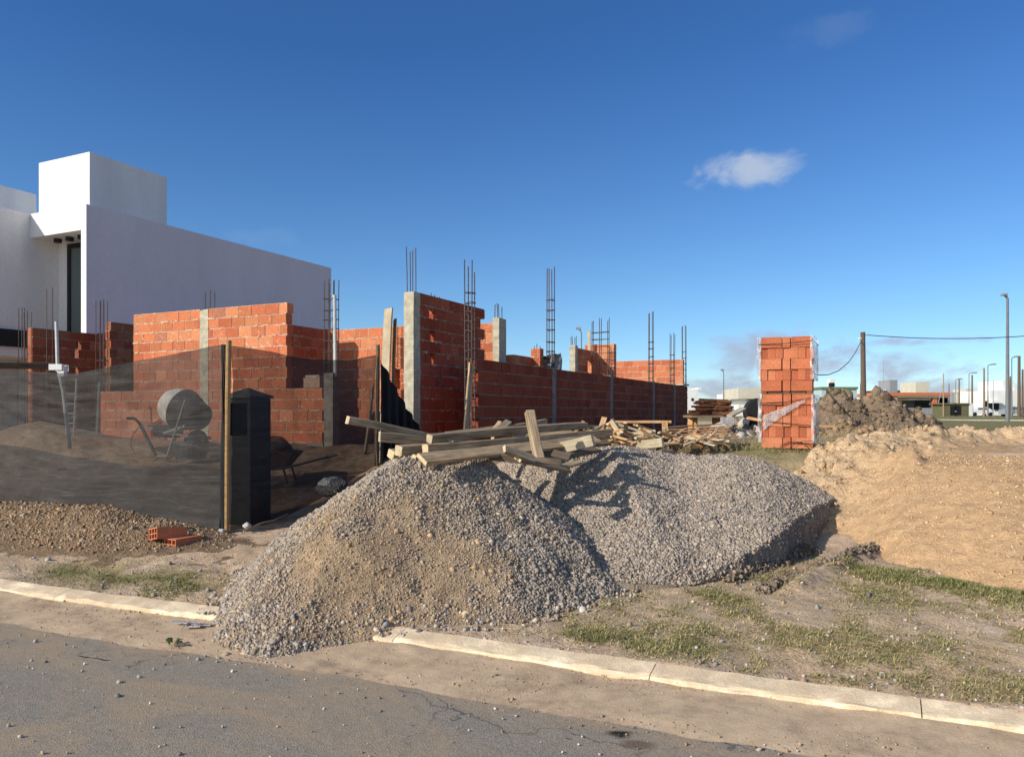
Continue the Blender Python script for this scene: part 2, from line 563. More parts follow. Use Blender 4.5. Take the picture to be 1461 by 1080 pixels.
def np_mesh(name, V, Fc, mat, col=None, smooth=False, parent=None, uv=None):
    """V (n,3), Fc (m,k) uniform polygons"""
    me = bpy.data.meshes.new(name)
    nv = len(V); nf, k = Fc.shape
    me.vertices.add(nv)
    me.vertices.foreach_set('co', np.ascontiguousarray(V, np.float32).ravel())
    me.loops.add(nf * k)
    me.loops.foreach_set('vertex_index', np.ascontiguousarray(Fc, np.int32).ravel())
    me.polygons.add(nf)
    me.polygons.foreach_set('loop_start', np.arange(0, nf * k, k, dtype=np.int32))
    me.polygons.foreach_set('loop_total', np.full(nf, k, np.int32))
    if smooth:
        me.polygons.foreach_set('use_smooth', np.ones(nf, bool))
    me.materials.append(mat)
    me.update(calc_edges=True)
    if col is not None:
        ca = me.color_attributes.new('Col', 'FLOAT_COLOR', 'POINT')
        a = np.ones((nv, 4), np.float32); a[:, :3] = col
        ca.data.foreach_set('color', a.ravel())
    if uv is not None:
        ul = me.uv_layers.new(name='UVMap')
        ul.data.foreach_set('uv', np.ascontiguousarray(uv[Fc.ravel()], np.float32).ravel())
    return link(name, me, parent)


def grid_faces(ni, nj):
    i, j = np.meshgrid(np.arange(ni - 1), np.arange(nj - 1), indexing='ij')
    a = (i * nj + j).ravel()
    return np.stack([a, a + nj, a + nj + 1, a + 1], 1)


ICO_V = np.array([(0, 0, -1), (0.7236, -0.5257, -0.4472), (-0.2764, -0.8506, -0.4472), (-0.8944, 0, -0.4472), (-0.2764, 0.8506, -0.4472), (0.7236, 0.5257, -0.4472), (0.2764, -0.8506, 0.4472), (-0.7236, -0.5257, 0.4472), (-0.7236, 0.5257, 0.4472), (0.2764, 0.8506, 0.4472), (0.8944, 0, 0.4472), (0, 0, 1)])
ICO_F = np.array([(0, 1, 2), (1, 0, 5), (0, 2, 3), (0, 3, 4), (0, 4, 5), (1, 5, 10), (2, 1, 6), (3, 2, 7), (4, 3, 8), (5, 4, 9), (1, 10, 6), (2, 6, 7), (3, 7, 8), (4, 8, 9), (5, 9, 10), (6, 10, 11), (7, 6, 11), (8, 7, 11), (9, 8, 11), (10, 9, 11)])


CUB_V = np.array([(-1, -1, -1), (1, -1, -1), (1, 1, -1), (-1, 1, -1), (-1, -1, 1), (1, -1, 1), (1, 1, 1), (-1, 1, 1)]) * 0.62
CUB_F = np.array([(0, 2, 1), (0, 3, 2), (4, 5, 6), (4, 6, 7), (0, 1, 5), (0, 5, 4), (1, 2, 6), (1, 6, 5), (2, 3, 7), (2, 7, 6), (3, 0, 4), (3, 4, 7)])


def stones(name, P, size, col, mat, parent=None, flat=0.75, jit=0.28, crushed=False):
    """irregular angular pebbles, one mesh"""
    n = len(P)
    BV, BF = (CUB_V, CUB_F) if crushed else (ICO_V, ICO_F)
    k = len(BV)
    V = np.repeat(BV[None], n, 0)
    V = V * (1 + rng.uniform(-jit, jit, (n, k, 1)))
    if crushed:
        V = V + rng.uniform(-0.26, 0.26, (n, k, 3))
    V = V * np.stack([rng.uniform(0.75, 1.25, n), rng.uniform(0.7, 1.1, n), rng.uniform(0.5, 0.95, n) * flat / 0.75], 1)[:, None, :]
    # random rotations
    q = rng.normal(size=(n, 4)); q /= np.linalg.norm(q, axis=1)[:, None]
    w, x, y, z = q.T
    R = np.stack([np.stack([1 - 2 * (y * y + z * z), 2 * (x * y - z * w), 2 * (x * z + y * w)], 1), np.stack([2 * (x * y + z * w), 1 - 2 * (x * x + z * z), 2 * (y * z - x * w)], 1), np.stack([2 * (x * z - y * w), 2 * (y * z + x * w), 1 - 2 * (x * x + y * y)], 1)], 1)
    V = np.einsum('nij,nkj->nki', R, V) * (size[:, None, None] * 0.5) + P[:, None, :]
    Fc = (BF[None] + (np.arange(n) * k)[:, None, None]).reshape(-1, 3)
    return np_mesh(name, V.reshape(-1, 3), Fc, mat, np.repeat(col, k, 0), False, parent)


# ------------------------------------------------------------------ ground
KX = []; KY = []
for (px, py) in ((0, 851), (56, 861), (204, 880), (306, 893), (501, 917), (726, 951), (920, 981), (1244, 1029), (1461, 1060)):
    p = at(px, py, EYE * F / (py - 588.0)); KX.append(p.x); KY.append(p.y)
KX = [-400, -30] + KX + [40, 400]
_s = (KY[1] - KY[0]) / (KX[3] - KX[2])
KY = [KY[0] - 0.02 * 380, KY[0] - 0.03 * 22] + KY + [KY[-1] + 0.04 * 38, KY[-1] + 0.04 * 38]
AX = []; AY = []
for (px, py) in ((0, 890), (141, 914), (260, 932), (500, 968), (705, 1004), (832, 1027), (960, 1048), (1138, 1077)):
    p = at(px, py, EYE * F / (py - 588.0)); AX.append(p.x); AY.append(p.y)
AX = [-400, -30] + AX + [40, 400]
AY = [AY[0] - 0.02 * 380, AY[0] - 0.03 * 22] + AY + [AY[-1] + 0.04 * 38, AY[-1] + 0.04 * 38]


def smooth_line(xs, ys):
    xs = np.array(xs); ys = np.array(ys)

    def f(X):
        X = np.asarray(X, float)
        s = 0
        for k in (-0.6, -0.3, 0, 0.3, 0.6):
            s = s + np.interp(X + k, xs, ys)
        return s / 5
    return f


kerbY = smooth_line(KX, KY)
aspY = smooth_line(AX, AY)
SOIL_HEAP = at(40, 640, 15.0)
MIX_HEAP = at(240, 660, 12.2)


def ground_z(X, Y, fine=True):
    X = np.asarray(X, float); Y = np.asarray(Y, float)
    k = kerbY(X)
    t = Y - k
    z = 0.085 + 0.10 * sm(0.1, 2.6, t)
    s0 = 6.9 + 1.4 * sm(-5.5, -0.5, X)
    z = z + 0.80 * sm(s0, s0 + 4.0, Y)
    z = z + 0.62 * np.exp(-(((X - SOIL_HEAP.x) / 1.9) ** 2 + ((Y - SOIL_HEAP.y) / 1.1) ** 2))
    z = z + 0.22 * np.exp(-(((X - MIX_HEAP.x) / 0.75) ** 2 + ((Y - MIX_HEAP.y) / 0.5) ** 2))
    # wheel ruts between the gravel and the sand
    p0 = at(1120, 850, 6.1); p1 = at(1246, 790, 7.6)
    dx, dy = p1.x - p0.x, p1.y - p0.y
    L = math.hypot(dx, dy)
    u = ((X - p0.x) * dx + (Y - p0.y) * dy) / L
    w = ((X - p0.x) * -dy + (Y - p0.y) * dx) / L
    on = sm(-0.1, 0.15, u) * sm(L + 0.12, L - 0.1, u)
    z = z + on * (0.09 * np.exp(-((w + 0.03) / 0.075) ** 2) - 0.06 * np.exp(-((w - 0.16) / 0.11) ** 2)) * (0.45 + 0.9 * fbm(X * 2.5, Y * 2.5, 3, 4))
    if fine:
        near = sm(60, 25, np.hypot(X, Y))
        amp = 0.035 + 0.05 * sm(7, 9, Y)
        z = z + near * (amp * (fbm(X * 1.7, Y * 1.7, 5, 5, 0.55) - 0.5) * 2)
        z = z + near * 0.018 * (fbm(X * 9, Y * 9, 15, 3) - 0.5) * 2
    z = np.where(t < 0.12, -0.06, z)
    return z


def spacing(lo, hi, step, far, growth=1.25):
    a = list(np.arange(lo, hi + 1e-6, step))
    s = step; x = hi
    while x < far:
        s *= growth; x += s; a.append(x)
    s = step; x = lo; b = []
    while x > -far:
        s *= growth; x -= s; b.append(x)
    return np.array(b[::-1] + a)


gx = spacing(-13.5, 4.5, 0.05, 3500)
gy = spacing(3.2, 15.0, 0.05, 3500)
GX, GY = np.meshgrid(gx, gy, indexing='ij')
GZ = ground_z(GX, GY)
tt = GY - kerbY(GX)
far_ = sm(17, 24, GY) * sm(-9, -6, GX) + sm(45, 60, GY)
vergeG = (sm(0.42, 0.58, fbm(GX * 1.3, GY * 1.3, 31, 4)) * sm(0.1, 0.5, tt) * sm(3.6, 2.6, tt) * sm(-3.4, -2.2, GX) * 0.22
          + sm(0.40, 0.55, fbm(GX * 1.6, GY * 1.6, 33, 4)) * np.exp(-(((GX + 6.3) / 1.5) ** 2 + ((GY - 4.75) / 0.45) ** 2)) * 0.9)
palG = np.exp(-(((GX + 1.6) / 1.3) ** 2 + ((GY - 13.2) / 2.4) ** 2)) * 1.2
grassm = np.clip(vergeG + np.clip(far_, 0, 1) * 0.95 + palG, 0, 0.95)
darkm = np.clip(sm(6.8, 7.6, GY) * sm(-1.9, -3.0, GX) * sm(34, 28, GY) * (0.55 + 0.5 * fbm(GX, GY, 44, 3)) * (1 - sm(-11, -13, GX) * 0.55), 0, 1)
sandm = np.clip(sm(0.5, 0.62, fbm(GX * 0.8, GY * 0.8, 50, 4)) * sm(9, 6.5, GY) * 0.4, 0, 1)
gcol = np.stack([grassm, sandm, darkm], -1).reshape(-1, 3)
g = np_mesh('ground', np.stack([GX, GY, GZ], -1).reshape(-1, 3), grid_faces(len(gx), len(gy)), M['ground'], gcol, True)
tag(g, 'bare tan soil verge and lot with thin grass', None, None, 'structure')

# road: asphalt sheet and sandy gutter strip
rx = np.concatenate([np.linspace(-400, -12, 40), np.arange(-11.9, 4.0, 0.05), np.linspace(4.2, 400, 40)])
rt = np.concatenate([np.linspace(0, 0.5, 26), np.linspace(0.52, 4.0, 100), np.linspace(4.3, 14, 8)])
RX, RT = np.meshgrid(rx, rt, indexing='ij')
RY = aspY(RX) - RT + np.where(RT < 0.3, 0.13 * (fbm(RX * 2.2, RX * 0 + 1.3, 71, 6, 0.68) - 0.5), 0)
RZ = 0.006 + 0 * RX
dustm = np.exp(-RT / 0.5)
st1 = at(885, 1049, EYE * F / (1049 - 588.0)); st2 = at(908, 1063, EYE * F / (1063 - 588.0))


def blob(c, a, b_):
    ux, uy = C_, S_
    du = (RX - c.x) * ux + (RY - c.y) * uy
    dv = -(RX - c.x) * uy + (RY - c.y) * ux
    e = np.sqrt((du / a) ** 2 + (dv / b_) ** 2) + 0.5 * (fbm(RX * 14, RY * 14, 81, 3) - 0.5)
    return sm(1.15, 0.8, e)


rcol = np.stack([dustm, blob(st1, 0.05, 0.045) * 0.95, blob(st2, 0.085, 0.05) * 0.6], -1).reshape(-1, 3)
r_ = np_mesh('road', np.stack([RX, RY, RZ], -1).reshape(-1, 3), grid_faces(len(rx), len(rt))[:, ::-1], M['asphalt'], rcol, True)
tag(r_, 'worn grey asphalt street with drifts of sand', None, None, 'structure')
ns = 14
tt_ = np.linspace(-0.1, 1, ns)
gxr = np.concatenate([np.linspace(-400, -12, 40), np.arange(-11.9, 4.0, 0.06), np.linspace(4.2, 400, 40)])
SX, ST = np.meshgrid(gxr, tt_, indexing='ij')
SY = aspY(SX) + (kerbY(SX) + 0.06 - aspY(SX)) * ST
SZ = 0.001 + 0.012 * sm(-0.1, 0.25, ST) + 0.06 * fbm(SX * 2.2, SY * 4.0, 61, 4) * sm(0.1, 0.95, ST) ** 2 * 0.8 + 0.012 * fbm(SX * 9, SY * 9, 63, 3) * sm(0, 0.5, ST)
sg = np_mesh('gutter', np.stack([SX, SY, SZ], -1).reshape(-1, 3), grid_faces(len(gxr), ns), M['gutter'], None, True)
tag(sg, 'gutter strip silted with tan sand', None, None, 'structure')

# kerb stones: chamfered profile swept along the kerb line, open joints between lengths
kb = MB()
prof = [(0.0, -0.05), (0.0, 0.048), (0.012, 0.064), (0.035, 0.074), (0.17, 0.098), (0.185, 0.085), (0.185, -0.05)]
joints = [at(px, 900, EYE * F / 340).x for px in ()]
jx = sorted([at(66, 856, 6.3).x, at(925, 981, 4.43).x, at(560, 925, 5.17).x])
cuts = [-40] + [jx[0] - 3, jx[0] - 1.5] + jx + [jx[-1] + 1.4, jx[-1] + 2.9, 40]
for a, b in zip(cuts[:-1], cuts[1:]):
    a += 0.003; b -= 0.003
    n = max(2, int((b - a) / 0.06)) if b - a < 6 else 20
    xs = np.linspace(a, b, n)
    ys = kerbY(xs)
    vs = []
    for i, (x, y) in enumerate(zip(xs, ys)):
        for k, (u, z) in enumerate(prof):
            e = 0.026 * (float(fbm(x * 7, k * 3.1, 90, 4)) - 0.5) if 0 < k < 6 else 0
            e2 = 0.04 * (float(fbm(x * 5, k * 1.7, 95, 4)) - 0.5) if 1 <= k <= 3 else 0
            vs.append((x, y + u + e2, z + e))
    m_ = len(prof); fs = []
    for i in range(n - 1):
        for k in range(m_ - 1):
            p = i * m_ + k
            fs.append((p, p + m_, p + m_ + 1, p + 1))
    fs.append(tuple(range(m_))); fs.append(tuple((n - 1) * m_ + k for k in range(m_))[::-1])
    kb.add(vs, fs)
o = kb.build('kerb', M['kerb'])
tag(o, 'low pale concrete kerb with open joints', None, None, 'structure')


# ------------------------------------------------------------------ gravel, rubble and sand
def seg_dist(l, d, a, b):
    ax, ay = a; bx, by = b
    t = np.clip(((l - ax) * (bx - ax) + (d - ay) * (by - ay)) / ((bx - ax) ** 2 + (by - ay) ** 2), 0, 1)
    return np.hypot(l - ax - t * (bx - ax), d - ay - t * (by - ay))


PILE1_FOOT = [(-2.28, 5.8), (-1.95, 5.38), (-1.5, 5.10), (-1.1, 5.24), (-0.5, 5.44), (0.0, 5.54), (0.5, 5.8), (0.92, 6.2), (1.15, 6.8), (1.1, 7.7), (0.3, 8.4), (-1.0, 8.7), (-2.1, 8.3), (-2.55, 7.0)]


def poly_inside(l, d, poly):
    dist = np.full(np.shape(l), 99.0); ins = np.zeros(np.shape(l), bool)
    for a, b in zip(poly, poly[1:] + poly[:1]):
        dist = np.minimum(dist, seg_dist(l, d, a, b))
        c = (a[1] > d) != (b[1] > d)
        ins ^= c & (l < (b[0] - a[0]) * (d - a[1]) / ((b[1] - a[1]) or 1e-9) + a[0])
    return np.where(ins, dist, -dist)


def pile1(l, d):
    wl = l + 0.30 * (fbm(l * 1.2, d * 1.2, 101, 3) - 0.5) + 0.10 * (fbm(l * 5, d * 5, 105, 3) - 0.5)
    wd = d + 0.30 * (fbm(l * 1.2 + 7, d * 1.2, 102, 3) - 0.5)
    s = poly_inside(wl, wd, PILE1_FOOT)
    sp = np.maximum(s, 0)
    lin = 0.10 + 0.62 * sp + 0.16 * sp * sm(0.0, 0.5, sp) + 0.12 * (fbm(l * 1.4, d * 1.4, 106, 4, 0.6) - 0.5) * sm(0.1, 0.6, sp)
    top = 1.24 + 0.03 * (fbm(l * 3, d * 3, 107, 3) - 0.5)
    z = 0.5 * (lin + top - np.sqrt((lin - top) ** 2 + 0.012)) + 0.02
    z = np.where(s < 0, 0.12 + s * 0.9, z)
    return z + 0.024 * (fbm(l * 9, d * 9, 103, 3) - 0.5) * 2


PILE2_FOOT = [(-1.3, 8.4), (-0.1, 7.1), (0.42, 6.5), (0.97, 6.23), (1.49, 6.24), (2.0, 6.58), (2.7, 7.37), (3.3, 8.15), (3.72, 8.85), (4.2, 9.8), (3.8, 11.0), (2.3, 11.7), (0.8, 11.6), (-1.3, 10.8)]


def pile2(l, d):
    wl = l + 0.16 * (fbm(l * 1.6, d * 1.6, 111, 3) - 0.5) + 0.07 * (fbm(l * 6, d * 6, 115, 2) - 0.5)
    wd = d + 0.16 * (fbm(l * 1.6 + 9, d * 1.6, 112, 3) - 0.5)
    s = poly_inside(wl, wd, PILE2_FOOT)
    w = sm(1.5, 2.7, l - 0.15 * (d - 7)) * sm(10.2, 9.2, d)
    slope = 0.47 + 0.19 * w + 0.20 * sm(1.1, 0.3, l)
    lin = 0.17 + (0.27 + 0.10 * sm(2.6, 3.5, l)) * w * sm(0, 0.04, s) + slope * np.maximum(s, 0) + 0.05 * (fbm(l * 1.3, d * 1.3, 116, 3) - 0.5)
    top = np.interp(l, [-1.2, 0.3, 1.2, 2.2, 3.0, 3.6], [1.05, 1.14, 1.22, 1.315, 1.31, 1.25]) + 0.03 * (fbm(l * 1.5, d * 1.5, 118, 3) - 0.5)
    z = 0.5 * (lin + top - np.sqrt((lin - top) ** 2 + 0.035)) + 0.03
    z = np.where(s < 0, 0.17 + s * 3.0, z)
    return z + 0.022 * (fbm(l * 9, d * 9, 113, 3) - 0.5) * 2


GREYS = np.array([(0.30, 0.265, 0.245), (0.40, 0.355, 0.32), (0.50, 0.445, 0.39), (0.33, 0.28, 0.265), (0.46, 0.39, 0.335), (0.60, 0.54, 0.47), (0.20, 0.18, 0.175), (0.49, 0.39, 0.30), (0.36, 0.345, 0.335)])
BROWNS = np.array([(0.34, 0.25, 0.17), (0.44, 0.34, 0.24), (0.27, 0.19, 0.13), (0.50, 0.42, 0.33), (0.38, 0.26, 0.19), (0.42, 0.37, 0.32)])
SANDS = np.array([(0.60, 0.39, 0.215), (0.65, 0.44, 0.25), (0.54, 0.345, 0.185), (0.58, 0.40, 0.235)])


def pal(P, n):
    c = P[rng.integers(0, len(P), n)]
    return c * rng.uniform(0.82, 1.18, (n, 1))


def heightfield(name, zf, l0, l1, d0, d1, step, colf, mat):
    la = np.arange(l0, l1, step); da = np.arange(d0, d1, step)
    Lg, Dg = np.meshgrid(la, da, indexing='ij')
    Xg, Yg = ld2w(Lg, Dg)
    Zg = zf(Lg, Dg)
    gz = ground_z(Xg, Yg, False)
    gz = np.where(Yg - kerbY(Xg) < 0.12, np.where(Yg - kerbY(Xg) > 0, 0.08, 0.0), gz)
    keep = (Zg > gz - 0.12)
    V = np.stack([Xg, Yg, np.maximum(Zg, gz - 0.14)], -1).reshape(-1, 3)
    Fc = grid_faces(len(la), len(da))
    kf = keep.ravel()[Fc].all(1)
    Fc = Fc[kf][:, ::-1] if False else Fc[kf]
    used = np.unique(Fc); remap = -np.ones(len(V), int); remap[used] = np.arange(len(used))
    return np_mesh(name, V[used], remap[Fc], mat, colf(Lg, Dg, Zg).reshape(-1, 3)[used], True)


def scatter(zf, l0, l1, d0, d1, n, mask=None, below=0.0):
    l = rng.uniform(l0, l1, n); d = rng.uniform(d0, d1, n)
    X, Y = ld2w(l, d)
    z = zf(l, d)
    gz = ground_z(X, Y, False)
    gz = np.where(Y - kerbY(X) < 0.12, np.where(Y - kerbY(X) > 0, 0.08, 0.0), gz)
    ok = z > gz - below
    if mask is not None:
        ok &= rng.uniform(0, 1, n) < mask(l, d, z)
    return np.stack([X, Y, np.maximum(z, gz)], 1)[ok], l[ok], d[ok]


# pile 1 - gravel mixed with sand low on its street side
def sand1(l, d, z):
    c = np.exp(-(((l + 1.1) / 0.95) ** 2 + ((d - 5.65) / 0.6) ** 2)) + 0.55 * np.exp(-(((l - 0.1) / 0.75) ** 2 + ((d - 5.35) / 0.28) ** 2))
    n_ = fbm(l * 1.7 + 4 + d * 0.9, d * 1.7 - l * 0.5, 121, 5, 0.62) * 0.62 + 0.38 * fbm(l * 6, d * 6, 125, 4)
    return sm(0.36, 0.92, n_ * 1.05 + 0.40 * c - 0.10)


def col1(l, d, z):
    s = sand1(l, d, z)[..., None]
    n_ = fbm(l * 18, d * 18, 127, 2)[..., None]
    return (np.array([0.30, 0.25, 0.215]) * (0.6 + 0.8 * n_)) * (1 - s) + np.array([0.52, 0.365, 0.225]) * (0.72 + 0.5 * n_) * s


p1 = heightfield('gravel_pile', pile1, -3.2, 2.0, 4.4, 9.2, 0.03, col1, M['pile'])
tag(p1, 'nearest grey gravel pile mixed with sand, spilling over the kerb', 'gravel pile', 'gravel piles dumped on the verge')
P, l, d = scatter(pile1, -3.0, 1.9, 4.5, 8.6, 190000, lambda l, d, z: 1 - 0.62 * sand1(l, d, z))
sd_ = sand1(l, d, P[:, 2])
sz = np.clip(rng.lognormal(math.log(0.0185), 0.42, len(P)), 0.008, 0.06) * (1 - 0.42 * sd_)


def dusty(P, l, d, amt, k=0.84):
    """stones powdered with sand to a varying degree"""
    c = pal(GREYS, len(P)) * k
    f = np.clip(amt * 0.75 + 0.26 * (fbm(l * 2.3, d * 2.3, 131, 4) - 0.35) + rng.normal(0, 0.12, len(P)), 0, 0.85)[:, None]
    c = c * np.array([1.05, 1.0, 0.92])
    c = c * 0.68 + 0.32 * c.mean(0)
    return c * (1 - f) + np.array([0.50, 0.36, 0.225]) * rng.uniform(0.75, 1.15, (len(P), 1)) * f


tag(stones('stones', P + np.array([0, 0, 0.002]), sz, dusty(P, l, d, sd_), M['stone'], p1, crushed=True), None, None, None, 'stuff')
# foot of the pile: stones thinning out
P, l, d = scatter(pile1, -3.4, 2.0, 4.3, 7.6, 15000, lambda l, d, z: np.where(z < 0.25, 0.55, 0.0), below=0.13)
sz = np.clip(rng.lognormal(math.log(0.023), 0.4, len(P)), 0.009, 0.07)
tag(stones('spilled_stones', P, sz, np.where(rng.uniform(0, 1, (len(P), 1)) < 0.5, pal(GREYS, len(P)), pal(BROWNS, len(P))), M['stone'], p1), None, None, None, 'stuff')
# clods of damp sand stuck in the gravel
P, l, d = scatter(pile1, -2.2, 0.9, 5.0, 7.2, 170, lambda l, d, z: 0.25 + 0.75 * sand1(l, d, z))
tag(stones('clods', P, rng.uniform(0.025, 0.06, len(P)), pal(SANDS, len(P)) * 0.85, M['stone'], p1), None, None, None, 'stuff')


def col2(l, d, z):
    n_ = fbm(l * 18, d * 18, 137, 2)[..., None]
    low = sm(0.42, 0.2, z)[..., None] * 0.8
    return np.array([0.31, 0.265, 0.23]) * (0.6 + 0.8 * n_) * (1 - low) + np.array([0.30, 0.235, 0.17]) * (0.6 + 0.8 * n_) * low


p2 = heightfield('gravel_pile', pile2, -1.6, 4.7, 5.6, 12.2, 0.022, col2, M['pile'])
tag(p2, 'broad clean gravel pile with a steep cut edge beside the sand', 'gravel pile', 'gravel piles dumped on the verge')
P, l, d = scatter(pile2, -0.9, 4.3, 5.9, 10.4, 195000, lambda l, d, z: 0.45 + 0.55 * sm(0.2, 0.4, z))
sz = np.clip(rng.lognormal(math.log(0.0200), 0.36, len(P)), 0.010, 0.06)
tag(stones('stones', P + np.array([0, 0, 0.003]), sz, dusty(P, l, d, 0.05, 0.92), M['stone'], p2, crushed=True), None, None, None, 'stuff')


# rubble mound at the foot of the fence
RC = at(70, 745, 9.2); RL, RD = w2ld(RC.x, RC.y)


def rub(l, d):
    X, Y = ld2w(l, d)
    z = 0.30 * np.exp(-(((X + 9.2) / 1.5) ** 2 + ((Y - 5.95) / 0.75) ** 2)) + 0.16 * np.exp(-(((X + 7.6) / 1.1) ** 2 + ((Y - 5.9) / 0.6) ** 2)) + 0.2 * np.exp(-(((X + 11.5) / 1.5) ** 2 + ((Y - 5.6) / 0.9) ** 2))
    z = z * (0.75 + 0.5 * fbm(X * 2.5, Y * 2.5, 141, 3)) - 0.03
    return ground_z(X, Y, False) + z


def colr(l, d, z):
    n_ = fbm(l * 14, d * 14, 147, 2)[..., None]
    return np.array([0.34, 0.225, 0.135]) * (0.6 + 0.75 * n_)


p3 = heightfield('rubble_pile', rub, -7.6, -2.2, 5.5, 12.0, 0.035, colr, M['pile'])
tag(p3, 'low brown rubble mound at the foot of the black netting', 'rubble')
P, l, d = scatter(rub, -7.5, -2.2, 5.6, 11.5, 130000, lambda l, d, z: sm(0.0, 0.1, z - ground_z(*ld2w(l, d), False)) * 0.9)
sz = np.clip(rng.lognormal(math.log(0.0140), 0.55, len(P)), 0.006, 0.085)
tag(stones('stones', P, sz, pal(BROWNS, len(P)) * np.array([0.84, 0.74, 0.62]), M['stone'], p3, crushed=True), None, None, None, 'stuff')

# sand fill on the neighbouring lot
RIDGE = [(-0.95, 9.6), (-0.55, 11.2), (-0.1, 12.8), (0.9, 16.2), (3.0, 18.2), (8.0, 19.0), (16, 19.5)]


def ridge_dist(X, Y):
    r = np.full(np.shape(X), 99.0)
    for a, b in zip(RIDGE[:-1], RIDGE[1:]):
        r = np.minimum(r, seg_dist(X, Y, a, b))
    return r


def sandz(X, Y):
    front = np.interp(X, [-2, -0.4, 0.2, 1.0, 3, 14], [10.0, 8.8, 7.75, 7.1, 6.7, 6.6]) + 0.35 * (fbm(X * 1.3, Y * 0.3, 151, 3) - 0.5)
    T_ = 0.15 + 0.86 * np.clip((Y - front) / 2.5, 0, 1) ** 0.85
    T_ = np.where(Y < front, 0.15 - (front - Y) * 0.5, T_)
    r = ridge_dist(X, Y)
    lump = 0.6 + 1.1 * fbm(X * 2.1, Y * 2.1, 157, 4)
    hr = np.interp(Y, [9, 10, 13, 16, 18, 20], [0.07, 0.15, 0.17, 0.20, 0.24, 0.24])
    T_ = np.maximum(T_, np.where(Y > 9, 0.15 + 0.86 * sm(8.3, 11.5, Y), 0)) * 1.0
    z = T_ + hr * lump * np.exp(-(r / 0.55) ** 2)
    # beyond the ridge the fill drops back under the ground
    side = np.interp(Y, [6, 8.8, 9.6, 11.2, 12.8, 16.2, 17.5], [0.6, -0.45, -1.0, -0.75, -0.35, 0.5, 1.6]) - 0.35
    z = z - 1.5 * sm(0.35, -0.35, X - side) - 1.2 * sm(18.6, 20.5, Y)
    rough = np.exp(-(r / 0.9) ** 2)
    z = z + (0.02 + 0.17 * rough) * (fbm(X * 3.4, Y * 3.4, 161, 5, 0.62) - 0.5) * 2 + 0.012 * (fbm(X * 16, Y * 16, 163, 2) - 0.5) * 2
    # one dug scar with a dark lip
    c = at(1305, 665, 9.3)
    z = z + 0.14 * np.exp(-(((X - c.x) / 0.22) ** 2 + ((Y - c.y) / 0.5) ** 2)) * sm(0.12, -0.02, X - c.x)
    return z


sxs = np.concatenate([np.arange(-1.8, 5.0, 0.035), np.linspace(5.1, 16, 60)])
sys_ = np.concatenate([np.arange(6.3, 13.5, 0.035), np.linspace(13.55, 20.5, 110)])
SXg, SYg = np.meshgrid(sxs, sys_, indexing='ij')
SZg = sandz(SXg, SYg)
keep = SZg > ground_z(SXg, SYg, False) - 0.10
Fc = grid_faces(len(sxs), len(sys_)); Fc = Fc[keep.ravel()[Fc].all(1)]
n_ = fbm(SXg * 12, SYg * 12, 167, 3)[..., None]
rr = np.exp(-(ridge_dist(SXg, SYg) / 0.7) ** 2)[..., None]
n5 = fbm(SXg * 0.9, SYg * 0.9, 168, 4)[..., None]
sc = (np.array([0.61, 0.39, 0.212]) * (1 - rr) + np.array([0.68, 0.48, 0.285]) * rr) * (0.82 + 0.36 * n_) * (0.8 + 0.4 * n5)
V = np.stack([SXg, SYg, SZg], -1).reshape(-1, 3)
used = np.unique(Fc); remap = -np.ones(len(V), int); remap[used] = np.arange(len(used))
sand = np_mesh('sand_heap', V[used], remap[Fc], M['sandpile'], sc.reshape(-1, 3)[used], True)
tag(sand, 'wide tan sand fill with a flat top and lumpy rim', 'sand heap')
n = 34000
X = rng.uniform(-1.2, 5.0, n); Y = rng.uniform(6.6, 12.5, n)
z = sandz(X, Y); ok = z > ground_z(X, Y, False) + 0.01
P = np.stack([X, Y, z], 1)[ok]
tag(stones('grit', P, np.clip(rng.lognormal(math.log(0.013), 0.5, len(P)), 0.005, 0.075), pal(SANDS, len(P)) * 0.95, M['stone'], sand, crushed=True), None, None, None, 'stuff')
n = 9000
X = rng.uniform(-1.7, 9, n); Y = rng.uniform(8.4, 19.6, n)
r = ridge_dist(X, Y); z = sandz(X, Y)
ok = (rng.uniform(0, 1, n) < np.exp(-(r / 0.45) ** 2)) & (z > ground_z(X, Y, False) - 0.03)
P = np.stack([X, Y, z], 1)[ok]
cs = np.clip(rng.lognormal(math.log(0.05), 0.55, len(P)), 0.02, 0.17)
tag(stones('clods', P, cs, pal(np.array([(0.66, 0.47, 0.28), (0.58, 0.40, 0.23), (0.68, 0.51, 0.32), (0.44, 0.30, 0.17)]), len(P)), M['sandpile'], sand, 0.75, 0.34), None, None, None, 'stuff')


